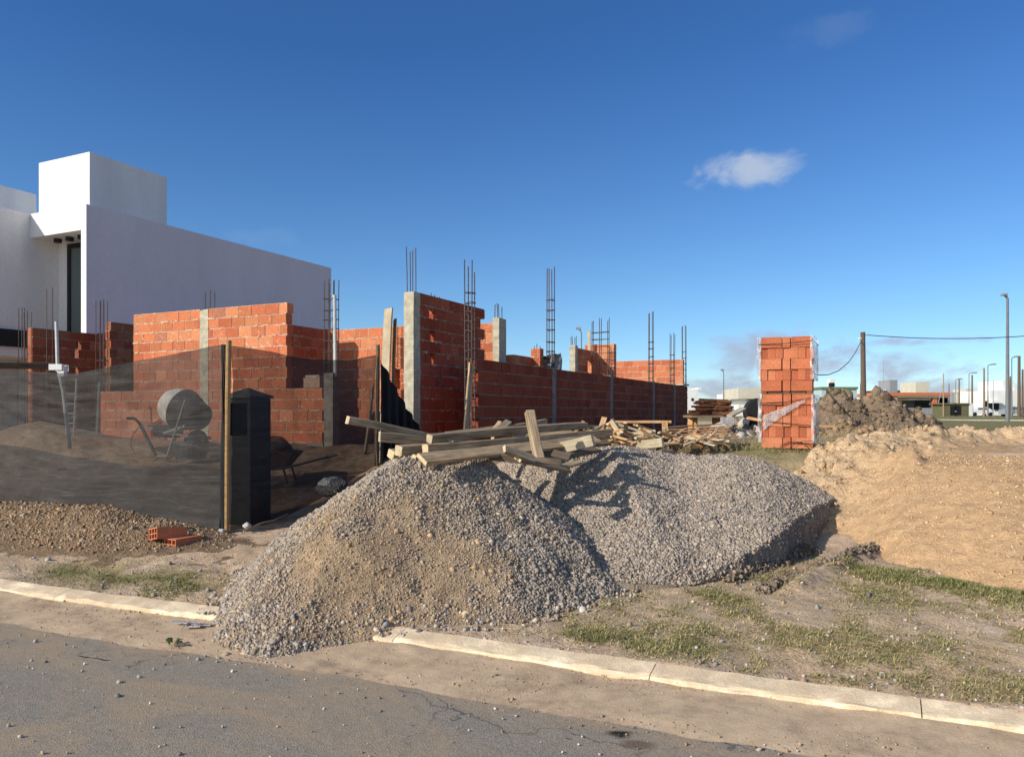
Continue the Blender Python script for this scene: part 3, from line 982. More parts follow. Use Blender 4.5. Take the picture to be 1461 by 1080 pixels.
# heaps of turned earth further back
def earth_heap(name, label, humps, colr_, n, ext, clod=0.11):
    x0, x1, y0, y1 = ext

    def zf(X, Y):
        z = 0
        for (cx, cy, rx_, ry_, h) in humps:
            z = np.maximum(z, h * np.clip(1.05 - np.sqrt(((X - cx) / rx_) ** 2 + ((Y - cy) / ry_) ** 2 + 0.02), 0, 1))
        return 0.93 + z * (0.72 + 0.56 * fbm(X * 1.6, Y * 1.6, 171, 4, 0.6)) - 0.06 + 0.12 * sm(0, 0.3, z) * (fbm(X * 5, Y * 5, 173, 3) - 0.5) * 2
    xs = np.arange(x0, x1, 0.06); ys = np.arange(y0, y1, 0.06)
    A, B = np.meshgrid(xs, ys, indexing='ij')
    Z = zf(A, B)
    Fc = grid_faces(len(xs), len(ys)); Fc = Fc[(Z > 0.89).ravel()[Fc].all(1)]
    V = np.stack([A, B, Z], -1).reshape(-1, 3)
    used = np.unique(Fc); remap = -np.ones(len(V), int); remap[used] = np.arange(len(used))
    cc = (np.array(colr_) * (0.55 + 0.9 * fbm(A * 3, B * 3, 177, 4)[..., None])).reshape(-1, 3)
    h = np_mesh(name, V[used], remap[Fc], M['earth'], cc[used], True)
    tag(h, label, 'earth heap')
    X = rng.uniform(x0, x1, n); Y = rng.uniform(y0, y1, n); z = zf(X, Y); ok = z > 0.98
    P = np.stack([X, Y, z], 1)[ok]
    tag(stones('clods', P, np.clip(rng.lognormal(math.log(clod), 0.5, len(P)), 0.04, 0.4), np.array(colr_) * rng.uniform(0.55, 1.35, (len(P), 1)), M['earth'], h, 0.75, 0.34), None, None, None, 'stuff')


earth_heap('earth_heap', 'big dark brown heap of turned earth below the utility pole', [(-1.2, 24.5, 1.5, 1.6, 1.45), (0.0, 25.2, 1.5, 1.7, 1.35), (0.75, 25.6, 1.3, 1.4, 0.85), (-2.2, 24.9, 1.3, 1.4, 0.9)], (0.32, 0.23, 0.15), 2600, (-4.2, 3.6, 22.2, 28.0))
earth_heap('earth_heap', 'small light brown earth heap between the wrapped bricks and dark heap', [(-0.75, 20.6, 1.2, 0.9, 0.55), (-1.6, 20.9, 0.9, 0.8, 0.4)], (0.42, 0.29, 0.17), 900, (-3.0, 0.8, 19.3, 22.2), 0.08)

# loose pebbles on the road and gutter
n = 1500
X = rng.uniform(-11, 3.0, n); Y = aspY(X) + 0.35 - np.abs(rng.normal(0, 1.4, n))
ok = Y > 1.4
X, Y = X[ok], Y[ok]
P = np.stack([X, Y, 0.012 + 0 * X], 1)
tag(stones('loose_pebbles', P, np.clip(rng.lognormal(math.log(0.0095), 0.5, len(P)), 0.004, 0.036), pal(np.vstack([GREYS, BROWNS]), len(P)), M['stone']), 'loose pebbles strewn over the asphalt', None, None, 'stuff')
n = 2600
X = rng.uniform(-11, 3.0, n); Y = kerbY(X) + 0.22 + np.abs(rng.normal(0, 1.3, n))
ok = (Y < 7.4)
X, Y = X[ok], Y[ok]
P = np.stack([X, Y, ground_z(X, Y) + 0.004], 1)
tag(stones('verge_pebbles', P, np.clip(rng.lognormal(math.log(0.013), 0.55, len(P)), 0.005, 0.05), pal(np.vstack([GREYS, BROWNS, BROWNS]), len(P)), M['stone']), 'small stones scattered over the bare verge', None, None, 'stuff')


PR = []
for (a, b, cnt, wd) in ((at(1085, 848, 6.05), at(1246, 790, 7.55), 900, 0.035), (at(1040, 836, 6.35), at(1160, 782, 7.75), 900, 0.05)):
    for _ in range(cnt):
        t_ = rng.uniform(0, 1); q = a.lerp(b, t_)
        if fbm(t_ * 9 + cnt, 0.5 + a.x, 185, 3) < 0.36: continue
        e = rng.normal(0, wd); f_ = rng.normal(0, wd)
        PR.append((q.x + e, q.y + f_, float(ground_z(q.x + e, q.y + f_)) + 0.09 * math.exp(-(e * e + f_ * f_) / (2 * wd * wd)) * rng.uniform(0.2, 1)))
PR = np.array(PR)
tag(stones('rut_clods', PR, np.clip(rng.lognormal(math.log(0.026), 0.5, len(PR)), 0.010, 0.07), np.array([0.38, 0.29, 0.21]) * rng.uniform(0.6, 1.4, (len(PR), 1)), M['earth']), 'clods thrown up along the wheel ruts beside the gravel', None, None, 'stuff')
n = 9000
X = rng.uniform(-11, 2.6, n); kY = kerbY(X); u = rng.beta(1.6, 1.0, n)
Y = aspY(X) - 0.15 + (kY + 0.02 - aspY(X) + 0.15) * u
ok = rng.uniform(0, 1, n) < sm(0.38, 0.62, fbm(X * 1.6, Y * 3, 181, 4)) + 0.1
X, Y = X[ok], Y[ok]
P = np.stack([X, Y, 0.012 + 0.05 * np.clip(u[ok], 0, 1) ** 2 * 0.7], 1)
tag(stones('sand_crumbs', P, np.clip(rng.lognormal(math.log(0.0055), 0.5, len(P)), 0.002, 0.022), pal(np.vstack([SANDS, SANDS, BROWNS]), len(P)) * 0.85, M['stone'], crushed=True), 'crumbs of dry sand and dirt along the gutter', None, None, 'stuff')
n = 5000
X = rng.uniform(-3.2, 2.6, n); Y = kerbY(X) + rng.uniform(0.15, 3.6, n)
ok = rng.uniform(0, 1, n) < sm(0.45, 0.65, fbm(X * 1.4, Y * 1.4, 183, 4))
X, Y = X[ok], Y[ok]
tag(stones('soil_crumbs', np.stack([X, Y, ground_z(X, Y) + 0.003], 1), np.clip(rng.lognormal(math.log(0.012), 0.5, len(X)), 0.004, 0.05), pal(np.vstack([SANDS, BROWNS]), len(X)) * 0.95, M['stone']), 'crumbs of dry soil between the tufts of the verge', None, None, 'stuff')

# ------------------------------------------------------------------ grass
def blades(name, X, Y, Z, h, green, label):
    n = len(X)
    a = rng.uniform(0, 2 * math.pi, n)
    lean = rng.uniform(0.5, 2.8, n) * h
    w = rng.uniform(0.0016, 0.0036, n) * (1 + h * 7)
    ux, uy = np.cos(a), np.sin(a)
    px_, py_ = -uy, ux
    B = np.stack([X, Y, Z - 0.005], 1)
    V = np.zeros((n, 5, 3))
    side = np.stack([px_, py_, 0 * px_], 1)
    ld = np.stack([ux, uy, 0 * ux], 1)
    hz = h * np.clip(1.1 - 0.38 * lean / h, 0.14, 1)
    V[:, 0] = B - side * w[:, None]; V[:, 1] = B + side * w[:, None]
    mid = B + ld * (lean * 0.35)[:, None]; mid[:, 2] += hz * 0.62
    V[:, 2] = mid + side * (w * 0.75)[:, None]; V[:, 3] = mid - side * (w * 0.75)[:, None]
    tip = B + ld * lean[:, None]; tip[:, 2] += hz
    V[:, 4] = tip
    base = (np.arange(n) * 5)[:, None]
    F3 = np.concatenate([base + np.array([[0, 1, 2]]), base + np.array([[0, 2, 3]]), base + np.array([[3, 2, 4]])])
    t = green[:, None]
    g1 = np.array([0.12, 0.165, 0.034]) * rng.uniform(0.65, 1.35, (n, 1)); g2 = np.array([0.50, 0.395, 0.20]) * rng.uniform(0.6, 1.25, (n, 1))
    col = g1 * t + g2 * (1 - t)
    o = np_mesh(name, V.reshape(-1, 3), F3, M['grass'], np.repeat(col, 5, 0))
    return tag(o, label, None, None, 'stuff')


def no_pile(X, Y):
    l, d = w2ld(X, Y)
    g_ = ground_z(X, Y, False) + 0.02
    return (pile1(l, d) < g_) & (pile2(l, d) < g_) & (sandz(X, Y) < g_)


# right-hand verge
n = 620000
X = rng.uniform(-2.9, 2.6, n); Y = rng.uniform(4.4, 9.0, n)
t = Y - kerbY(X)
dens = sm(0.40, 0.60, fbm(X * 1.5, Y * 1.5, 201, 4, 0.6) * 0.6 + 0.4 * fbm(X * 6, Y * 6, 203, 3)) * sm(0.16, 0.4, t)
c1 = at(1300, 822, 6.5)
lush = np.exp(-(((X - c1.x) / 0.55) ** 2 + ((Y - c1.y) / 0.28) ** 2)) + 0.45 * np.exp(-(((X - at(1440, 850, 6.0).x) / 0.5) ** 2 + ((Y - at(1440, 850, 6.0).y) / 0.30) ** 2)) + 0.7 * np.exp(-(((X - at(1000, 850, 6.0).x) / 0.4) ** 2 + ((Y - at(1000, 850, 6.0).y) / 0.15) ** 2)) + 0.6 * np.exp(-(((X - at(840, 905, 5.1).x) / 0.45) ** 2 + ((Y - at(840, 905, 5.1).y) / 0.16) ** 2))
patch = sm(0.41, 0.58, fbm(X * 2.4, Y * 2.4, 205, 4, 0.6))
lush = lush * (0.12 + 0.88 * patch)
dens = np.clip(dens * 0.85 * (0.14 + 0.86 * patch) * sm(4.0, 2.9, t) + lush, 0, 1)
ok = (rng.uniform(0, 1, n) < dens) & no_pile(X, Y) & (t > 0.2)
X, Y, lush = X[ok], Y[ok], lush[ok]
print('verge blades', len(X))
blades('verge_grass', X, Y, ground_z(X, Y), rng.uniform(0.014, 0.036, len(X)) * (1 + 1.0 * np.clip(lush, 0, 1)), np.clip(rng.beta(0.9, 1.8, len(X)) * 0.75 * (0.5 + fbm(X * 2, Y * 2, 207, 3)) + 0.45 * lush + 0.12 * sm(0.52, 0.66, fbm(X * 1.8 + 5, Y * 1.8, 209, 3)), 0, 1), 'patchy dry grass on the verge right of the gravel')
# left-hand verge
n = 90000
X = rng.uniform(-9.4, -4.2, n); Y = rng.uniform(4.0, 5.9, n)
t = Y - kerbY(X)
gl = np.exp(-(((X - at(260, 832, 6.6).x) / 0.95) ** 2 + ((Y - at(260, 832, 6.6).y) / 0.36) ** 2)) + 0.5 * np.exp(-(((X - at(85, 812, 7.3).x) / 0.5) ** 2 + ((Y - at(85, 812, 7.3).y) / 0.14) ** 2))
dens = np.clip(gl * (0.15 + 1.2 * sm(0.42, 0.62, fbm(X * 2.6, Y * 2.6, 211, 4))), 0, 1)
ok = (rng.uniform(0, 1, n) < dens) & no_pile(X, Y) & (t > 0.2)
X, Y = X[ok], Y[ok]
blades('verge_grass', X, Y, ground_z(X, Y), rng.uniform(0.016, 0.048, len(X)), np.clip(rng.beta(1.3, 1.0, len(X)), 0, 1), 'short green grass patch between the kerb and rubble')
# lot grass round the brick stacks
n = 20000
X = rng.uniform(-3.4, 0.6, n); Y = rng.uniform(9.5, 20.5, n)
ok = (sandz(X, Y) < ground_z(X, Y, False) + 0.03) & (pile2(*w2ld(X, Y)) < ground_z(X, Y, False) + 0.03) & (rng.uniform(0, 1, n) < 0.25 + 0.75 * sm(0.35, 0.6, fbm(X * 1.5, Y * 1.5, 221, 3))) & (X > -2.9 + 0.0 * Y)
X, Y = X[ok], Y[ok]
blades('lot_grass', X, Y, ground_z(X, Y), rng.uniform(0.03, 0.10, len(X)), np.clip(rng.beta(1.0, 1.5, len(X)), 0, 1), 'rough grass around the wrapped brick stacks')


# ------------------------------------------------------------------ brickwork
WALL_SHADE = 1.0  # brick and mortar tone; lower values paint shade into a wall


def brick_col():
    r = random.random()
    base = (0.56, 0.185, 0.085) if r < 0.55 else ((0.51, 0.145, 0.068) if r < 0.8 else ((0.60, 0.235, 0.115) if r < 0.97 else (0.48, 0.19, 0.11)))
    k = random.uniform(0.84, 1.12) * WALL_SHADE
    if WALL_SHADE < 0.6: base = (base[0] * 1.12, base[1] * 0.78, base[2] * 0.8)  # painted shade also runs redder
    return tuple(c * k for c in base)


PITCH = 0.205; BL = 0.331; BH = 0.186; JT = 0.017


def wall(parent, name, p0, dirv, nrm, L, z0, courses, thick=0.16, top=None, skip=None, tooth0=0.0, tooth1=0.0, phase=0.0, material='brick'):
    """one wall leaf: real bricks with recessed mortar. front face on the plane through p0, body behind it.
    Returns the brickwork object; the mortar is its child."""
    p0 = Vector((p0[0], p0[1], 0)); dv = Vector((*dirv, 0)); nv = Vector((*nrm, 0))
    bm = MB(); mm = MB()
    for c in range(courses):
        off = (c % 2) * (BL + JT) / 2 + phase
        runs = []
        a0 = -tooth0 if (c % 2) else 0.0
        a1 = L + (tooth1 if (c % 2 == 0) else 0.0)
        s = a0 - ((a0 - off) % (BL + JT))
        while s < a1:
            u0 = max(s, a0); u1 = min(s + BL, a1)
            s += BL + JT
            if u1 - u0 < 0.045: continue
            mid = (u0 + u1) / 2
            if top is not None and c >= top(mid): continue
            segs = [(u0, u1)]
            if skip is not None:
                segs = skip(c, u0, u1)
            for (w0, w1) in segs:
                if w1 - w0 < 0.03: continue
                jn = random.uniform(-0.004, 0.004); jz = random.uniform(-0.003, 0.003)
                cen = p0 + dv * ((w0 + w1) / 2) + nv * (-thick / 2 + jn) + Vector((0, 0, z0 + c * PITCH + BH / 2 + jz))
                tl = random.uniform(-0.006, 0.006)
                bm.obox(cen, (dv + Vector((0, 0, tl))) * ((w1 - w0) / 2), nv * (thick / 2), Vector((0, 0, BH / 2)), brick_col())
                if random.random() < 0.6:
                    wb_ = random.uniform(0.02, 0.09); sb_ = random.uniform(w0 + 0.02, max(w0 + 0.021, w1 - 0.02))
                    pr = random.uniform(0.003, 0.010)
                    mm.obox(p0 + dv * sb_ + nv * (pr - 0.02) + Vector((0, 0, z0 + c * PITCH - JT / 2 + random.uniform(-.004, .002))), (dv + Vector((0, 0, random.uniform(-.08, .08)))) * wb_, nv * 0.02, Vector((0, 0, random.uniform(0.008, 0.017))), (WALL_SHADE, WALL_SHADE * .9, WALL_SHADE * .82))
                if runs and w0 - runs[-1][1] < 0.05: runs[-1][1] = w1
                else: runs.append([w0, w1])
        for (w0, w1) in runs:
            cen = p0 + dv * ((w0 + w1) / 2) + nv * (-thick / 2) + Vector((0, 0, z0 + c * PITCH + PITCH / 2 - JT / 2 - 0.001))
            mm.obox(cen, dv * ((w1 - w0) / 2 - 0.012), nv * (thick / 2 - random.uniform(0.006, 0.008)), Vector((0, 0, PITCH / 2 + 0.001 - (0.004 if c == courses - 1 else 0))), (WALL_SHADE, WALL_SHADE * 0.88, WALL_SHADE * 0.8))
    bo = bm.build(name, M[material], parent)
    mo = mm.build('mortar', M['mortar'], bo, origin=world_loc(parent) if parent is not None else None)
    return bo


def gaps(list_):
    """list of (course, s0, s1) openings"""
    def f(c, u0, u1):
        segs = [(u0, u1)]
        for (cc, a, b) in list_:
            if cc != c: continue
            out = []
            for (x, y) in segs:
                if b <= x or a >= y: out.append((x, y)); continue
                if a > x: out.append((x, a))
                if b < y: out.append((b, y))
            segs = out
        return segs
    return f


def column(parent, x0, x1, y0, y1, z0, z1, mat='concrete', name='concrete_column'):
    mb = MB()
    n = 8
    vs = []; fs = []
    for i in range(n + 1):
        z = z0 + (z1 - z0) * i / n
        j = 0.004
        for (x, y) in ((x0, y0), (x1, y0), (x1, y1), (x0, y1)):
            vs.append((x + random.uniform(-j, j), y + random.uniform(-j, j), z + (random.uniform(-0.012, 0.012) if i == n else 0)))
    for i in range(n):
        for k in range(4):
            a = i * 4 + k; b = i * 4 + (k + 1) % 4
            fs.append((a, b, b + 4, a + 4))
    fs.append((n * 4, n * 4 + 1, n * 4 + 2, n * 4 + 3))
    mb.add(vs, fs)
    return mb.build(name, M[mat], parent)


def rebar(parent, cx, cy, z0, z1, wx=0.12, wy=0.12, nx=2, ny=2, st0=None, st1=None, pitch=0.2, r=0.0095, jag=0.12, name='rebar_cage', mat='rebar'):
    mb = MB()
    for i in range(nx):
        for j in range(ny):
            x = cx + (i / max(1, nx - 1) - 0.5) * wx; y = cy + (j / max(1, ny - 1) - 0.5) * wy
            tx, ty = random.uniform(-0.015, 0.015), random.uniform(-0.015, 0.015)
            zt = z1 - random.uniform(0, jag)
            mb.tube([(x, y, z0), (x + tx * 0.3, y + ty * 0.3, (z0 + zt) / 2), (x + tx, y + ty, zt)], r, 5)
    if st0 is not None:
        z = st0
        while z < st1:
            e = 0.012
            q = [(cx - wx / 2 - e, cy - wy / 2 - e), (cx + wx / 2 + e, cy - wy / 2 - e), (cx + wx / 2 + e, cy + wy / 2 + e), (cx - wx / 2 - e, cy + wy / 2 + e)]
            dz = [random.uniform(-0.015, 0.015) for _ in range(4)]
            for k in range(4):
                a = q[k]; b = q[(k + 1) % 4]
                mb.tube([(a[0], a[1], z + dz[k]), (b[0], b[1], z + dz[(k + 1) % 4])], r * 0.75, 4)
            z += pitch * random.uniform(0.85, 1.15)
    return mb.build(name, M[mat], parent)


# ------------------------------------------------------------------ the unfinished house
house = empty('unfinished_house', (-10.5, 14.0, 0.95), 'unfinished red brick house with bare concrete columns and rebar, no roof', 'house')
ZB = 1.03
Y1 = 11.2
xa, xb, xc, xd = X_on(143, Y1), X_on(190, Y1), X_on(409, Y1), X_on(462, Y1)
xcol0, xcol1 = X_on(285, Y1), X_on(297, Y1)


def stepped(x_start, lo, hi):
    """low wall with a taller stretch between lo and hi"""
    def prof(q):
        return 13 if lo - 0.2 <= x_start + q <= hi + 0.2 else 5

    def cut(c, u0, u1):
        if c < 5: return [(u0, u1)]
        return [(max(u0, lo - x_start), min(u1, hi - x_start))]
    return prof, cut


pf, ct = stepped(xa, xb, 99)
wall(house, 'brick_wall', (xa, Y1), (1, 0), (0, -1), xcol0 - 0.004 - xa, ZB, 13, 0.17, pf, ct)
pf, ct = stepped(xcol1 + 0.004, -99, xc)
wall(house, 'brick_wall', (xcol1 + 0.004, Y1), (1, 0), (0, -1), xd - xcol1 - 0.004, ZB, 13, 0.17, pf, ct, phase=0.12)
column(house, xcol0, xcol1, Y1 - 0.008, Y1 + 0.165, ZB, ZB + 13 * PITCH - 0.03)
column(house, X_on(462, Y1), X_on(475, Y1), Y1 - 0.012, Y1 + 0.17, 0.9, 2.33, 'concrete_grey')
# plinth beam below the front wall
pl = MB(); pl.box(xa - 0.05, X_on(462, Y1) - 0.004, Y1 - 0.03, Y1 + 0.2, 0.55, ZB - 0.004)
pl.build('plinth_beam', M['concrete_grey'], house)
# shaded return wall and back wall
WALL_SHADE = 0.7  # return wall's shade carried in its brick colour
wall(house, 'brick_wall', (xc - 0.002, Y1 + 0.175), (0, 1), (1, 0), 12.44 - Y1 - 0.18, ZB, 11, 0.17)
WALL_SHADE = 1.0
Y2 = 12.44
x2a, x2b = xc - 0.17, -7.46
o0, o1 = X_on(563, Y2) - x2a, X_on(581, Y2) - x2a
wall(house, 'brick_wall', (x2a, Y2), (1, 0), (0, -1), x2b - x2a, ZB, 11, 0.17, None, gaps([(c, o0, o1) for c in (5, 6)]), phase=0.1)
pl = MB(); pl.box(xc + 0.02, -7.46, Y2 - 0.06, Y2 + 0.2, 0.6, ZB - 0.004)
pl.build('plinth_beam', M['concrete_grey'], house)
# brick block set on the low wall
bb = MB(); xq = X_on(432, Y1); bb.box(xq, X_on(455, Y1), Y1 + 0.01, Y1 + 0.16, ZB + 5 * PITCH + 0.002, ZB + 5 * PITCH + 0.19, (0.45, 0.3, 0.2)); bb.box(xq + 0.05, X_on(453, Y1) + 0.03, Y1 + 0.0, Y1 + 0.16, ZB + 5 * PITCH + 0.195, ZB + 5 * PITCH + 0.235, (0.45, 0.38, 0.3))
bb.build('loose_block', M['brick'], house)

# tall side wall with three brick gaps and a toothed far end
X3 = -7.25; Y3a = 11.3; Y3b = Y_on(692, X3)
WALL_SHADE = 0.56  # shade of the tall side wall mixed into brick and mortar
g0 = Y_on(612, X3) - Y3a; g1 = Y_on(620, X3) - Y3a
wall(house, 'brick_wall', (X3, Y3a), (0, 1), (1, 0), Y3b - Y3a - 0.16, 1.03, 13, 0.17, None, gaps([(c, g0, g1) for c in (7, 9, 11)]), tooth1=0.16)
column(house, -7.43, -7.235, 11.08, 11.295, 0.9, 3.68)
rebar(house, -7.34, 11.18, 3.6, 4.48, 0.11, 0.1, r=0.009)
rebar(house, X_on(622, 12.9), 12.9, 3.3, 3.95, 0.2, 0.1, 3, 1)
WALL_SHADE = 1.0
# second room corner
Yc = 14.3
xk0, xk1 = X_on(703, Yc), X_on(712, Yc)
wall(house, 'brick_wall', (xk0 - 2.6, Yc), (1, 0), (0, -1), 2.595, 1.03, 12, 0.17)
column(house, xk0, xk1, Yc - 0.02, Yc + 0.32, 0.9, 3.58)
rebar(house, (xk0 + xk1) / 2, Yc + 0.1, 3.5, 3.92, 0.1, 0.14)
wall(house, 'brick_wall', (X_on(733, 15.1), 15.1), (0, 1), (1, 0), 0.95, 1.03, 9, 0.2)
yp = 16.06
wall(house, 'brick_wall', (X_on(757, yp), yp), (1, 0), (0, -1), X_on(770, yp) - X_on(757, yp), 1.03, 10, 0.2)
rebar(house, X_on(763, yp), yp + 0.1, 2.95, 3.22, 0.14, 0.0, 3, 1)
yq = 18.46; xq = X3
column(house, X_on(812, yq), X_on(820, yq), yq, yq + 0.2, 0.9, 3.33)
rebar(house, X_on(816, yq), yq + 0.1, 3.3, 3.65, 0.1, 0.1)
wall(house, 'brick_wall', (X_on(820, yq) - 0.004, yq + 0.205), (0, 1), (1, 0), 1.4, 1.03, 11, 0.17, None, gaps([(c, 0.75, 1.05) for c in (8, 9)]))
yr = 20.1
xr0, xr1 = X_on(834, yr), X_on(876, yr)
wall(house, 'brick_wall', (xr0, yr), (1, 0), (0, -1), xr1 - xr0, 1.03, 12, 0.17)
rebar(house, X_on(856, 19.4), 19.4, 2.4, 4.12, 0.44, 0.12, 3, 2, 3.0, 3.75, 0.17, 0.011)
bd = MB(); bd.obox((X_on(840, 19.9), 19.9, 3.3), (0.035, 0, 0), (0, 0.015, 0), (0, 0, 0.55)); bd.build('form_board', M['formwood'], house)
# rear wall
Y5 = 27.1
wall(house, 'brick_wall', (-9.4, Y5), (1, 0), (0, -1), X_on(974, Y5) + 9.4, 1.03, 12, 0.17)
# left rooms
X6 = -17.0
WALL_SHADE = 0.6  # left room walls get their shade as darker brick colour
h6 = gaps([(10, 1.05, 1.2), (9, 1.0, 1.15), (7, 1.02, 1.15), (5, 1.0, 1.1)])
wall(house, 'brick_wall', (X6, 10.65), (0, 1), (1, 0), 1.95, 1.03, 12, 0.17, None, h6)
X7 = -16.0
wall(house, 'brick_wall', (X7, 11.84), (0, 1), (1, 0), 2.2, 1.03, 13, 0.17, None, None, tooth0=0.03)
WALL_SHADE = 1.0
for (px, ptop, d, nx, w) in ((34.5, 438, 16.2, 3, 0.24), (73, 408, 17.0, 1, 0.12), (145, 425, 17.3, 3, 0.24)):
    q = at(px, ptop, d)
    rebar(house, q.x, q.y, 0.8, q.z, w, 0.12, nx, 2, 1.9, 2.8, 0.3, 0.0085)
q = at(298, 409, 15.4)
rebar(house, q.x, Y1 + 0.08, 3.6, q.z, 0.26, 0.1, 3, 1)
q = at(472, 395, 14.15)
rebar(house, X_on(472, 11.32), 11.32, 2.3, q.z, 0.20, 0.16, 3, 2, 2.5, 3.9, 0.21, 0.009)
pp = MB(); xq = X_on(478, 11.27); pp.tube([(xq, 11.27, 2.25), (xq - 0.02, 11.27, 1.6 + 167 * 14.1 / F)], 0.034, 12)
pp.build('pipe', M['pvc'], house, smooth=False)

# ------------------------------------------------------------------ boundary wall along the lot
bw = empty('boundary_wall', (-6.3, 19, 0.95), 'long low brick boundary wall in shade with concrete posts', 'wall')
X4 = -6.25; Y4a, Y4b = 11.62, 27.35
cols = [Y_on(790, X4), Y_on(872, X4), Y_on(932, X4), Y_on(962, X4)]
cg = []
for y in cols:
    for c in range(8): cg.append((c, y - 0.105 - Y4a, y + 0.105 - Y4a))
WALL_SHADE = 0.44  # boundary wall bricks darkened to stand for its shade
wall(bw, 'brickwork', (X4, Y4a), (0, 1), (1, 0), Y4b - Y4a, 0.89, 8, 0.17, None, gaps(cg), tooth0=0.10, material='brick_shaded')
WALL_SHADE = 1.0
for y in cols:
    column(bw, X4 - 0.175, X4 + 0.008, y - 0.10, y + 0.10, 0.8, 2.54, 'concrete_grey')
fb = MB(); fb.box(X4 - 0.2, X4 + 0.02, Y4a - 0.1, Y4b, 0.4, 0.885); fb.build('footing', M['concrete_grey'], bw)
q = at(675, 372, 13.1)
rebar(bw, X4 - 0.08, Y4a - 0.17, 0.7, q.z, 0.12, 0.12, 2, 2, 1.2, 3.75, 0.16, 0.011, 0.2)
for y, pt, dd, z_st in ((cols[0], 380, 16.25, 4.0), (cols[2], 443, 23.3, 3.9), (cols[3], 474, 25.7, 3.6), (27.2, 464, 27.4, 3.9)):
    z1 = EYE + (588 - pt) / F * dd
    rebar(bw, X4 - 0.08, y, 2.45, z1, 0.12, 0.12, 2, 2, 2.65, z_st, 0.22, 0.0115, 0.1)
rebar(bw, X4 - 0.08, cols[1] + 0.35, 2.45, 1.6 + 98 * 20 / F, 0.12, 0.14, 2, 2, 2.6, 3.2, 0.2, 0.008)
cpz = MB(); cpz.box(X4 - 0.25, X4 + 0.03, 26.6, 27.5, 2.545, 2.6); cpz.build('coping_board', M['formwood'], bw)


# ------------------------------------------------------------------ timber
def beam_mesh(L, w, h, rough=0.004, chip=0.0):
    n = max(3, int(L / 0.18))
    vs = []; fs = []; mi = []
    bv = min(w, h) * 0.10
    sec = [(-w / 2 + bv, -h / 2), (w / 2 - bv, -h / 2), (w / 2, -h / 2 + bv), (w / 2, h / 2 - bv), (w / 2 - bv, h / 2), (-w / 2 + bv, h / 2), (-w / 2, h / 2 - bv), (-w / 2, -h / 2 + bv)]
    wy = random.uniform(-0.008, 0.008) * L; wz = random.uniform(-0.008, 0.008) * L
    for i in range(n + 1):
        t = i / n
        for (y, z) in sec:
            k = 4 * t * (1 - t)
            x = -L / 2 + L * t + (random.uniform(-0.006, 0.006) if i in (0, n) else 0)
            vs.append((x, y + wy * k + random.uniform(-rough, rough) * 0.5, z + wz * k + random.uniform(-rough, rough) * 0.5))
    for i in range(n):
        for k in range(8):
            a = i * 8 + k; b = i * 8 + (k + 1) % 8
            fs.append((a, b, b + 8, a + 8)); mi.append(0)
    fs.append(tuple(range(8))[::-1]); mi.append(1)
    fs.append(tuple(n * 8 + k for k in range(8))); mi.append(1)
    return vs, fs, mi


def beam(name, label, p0, p1, w, h, roll=0.0, mat='wood', end='wood_end', group=None, cat='timber', parent=None):
    p0 = Vector(p0); p1 = Vector(p1)
    L = (p1 - p0).length
    vs, fs, mi = beam_mesh(L, w, h)
    me = bpy.data.meshes.new(name)
    me.from_pydata(vs, [], fs)
    me.materials.append(M[mat]); me.materials.append(M[end])
    me.polygons.foreach_set('material_index', mi); me.update()
    o = bpy.data.objects.new(name, me); COL.objects.link(o)
    x = (p1 - p0).normalized()
    y = Vector((0, 0, 1)).cross(x)
    if y.length < 0.05: y = Vector((0, 1, 0)).cross(x)
    y.normalize(); z = x.cross(y)
    R = Matrix((x, y, z)).transposed() @ Matrix.Rotation(roll, 3, 'X')
    mw = Matrix.Translation((p0 + p1) / 2) @ R.to_4x4()
    if parent is not None:
        o.parent = parent
        mw = Matrix.Translation(-world_loc(parent)) @ mw
        o.matrix_basis = mw
    else:
        o.matrix_world = mw
        tag(o, label, cat, group)
    return o


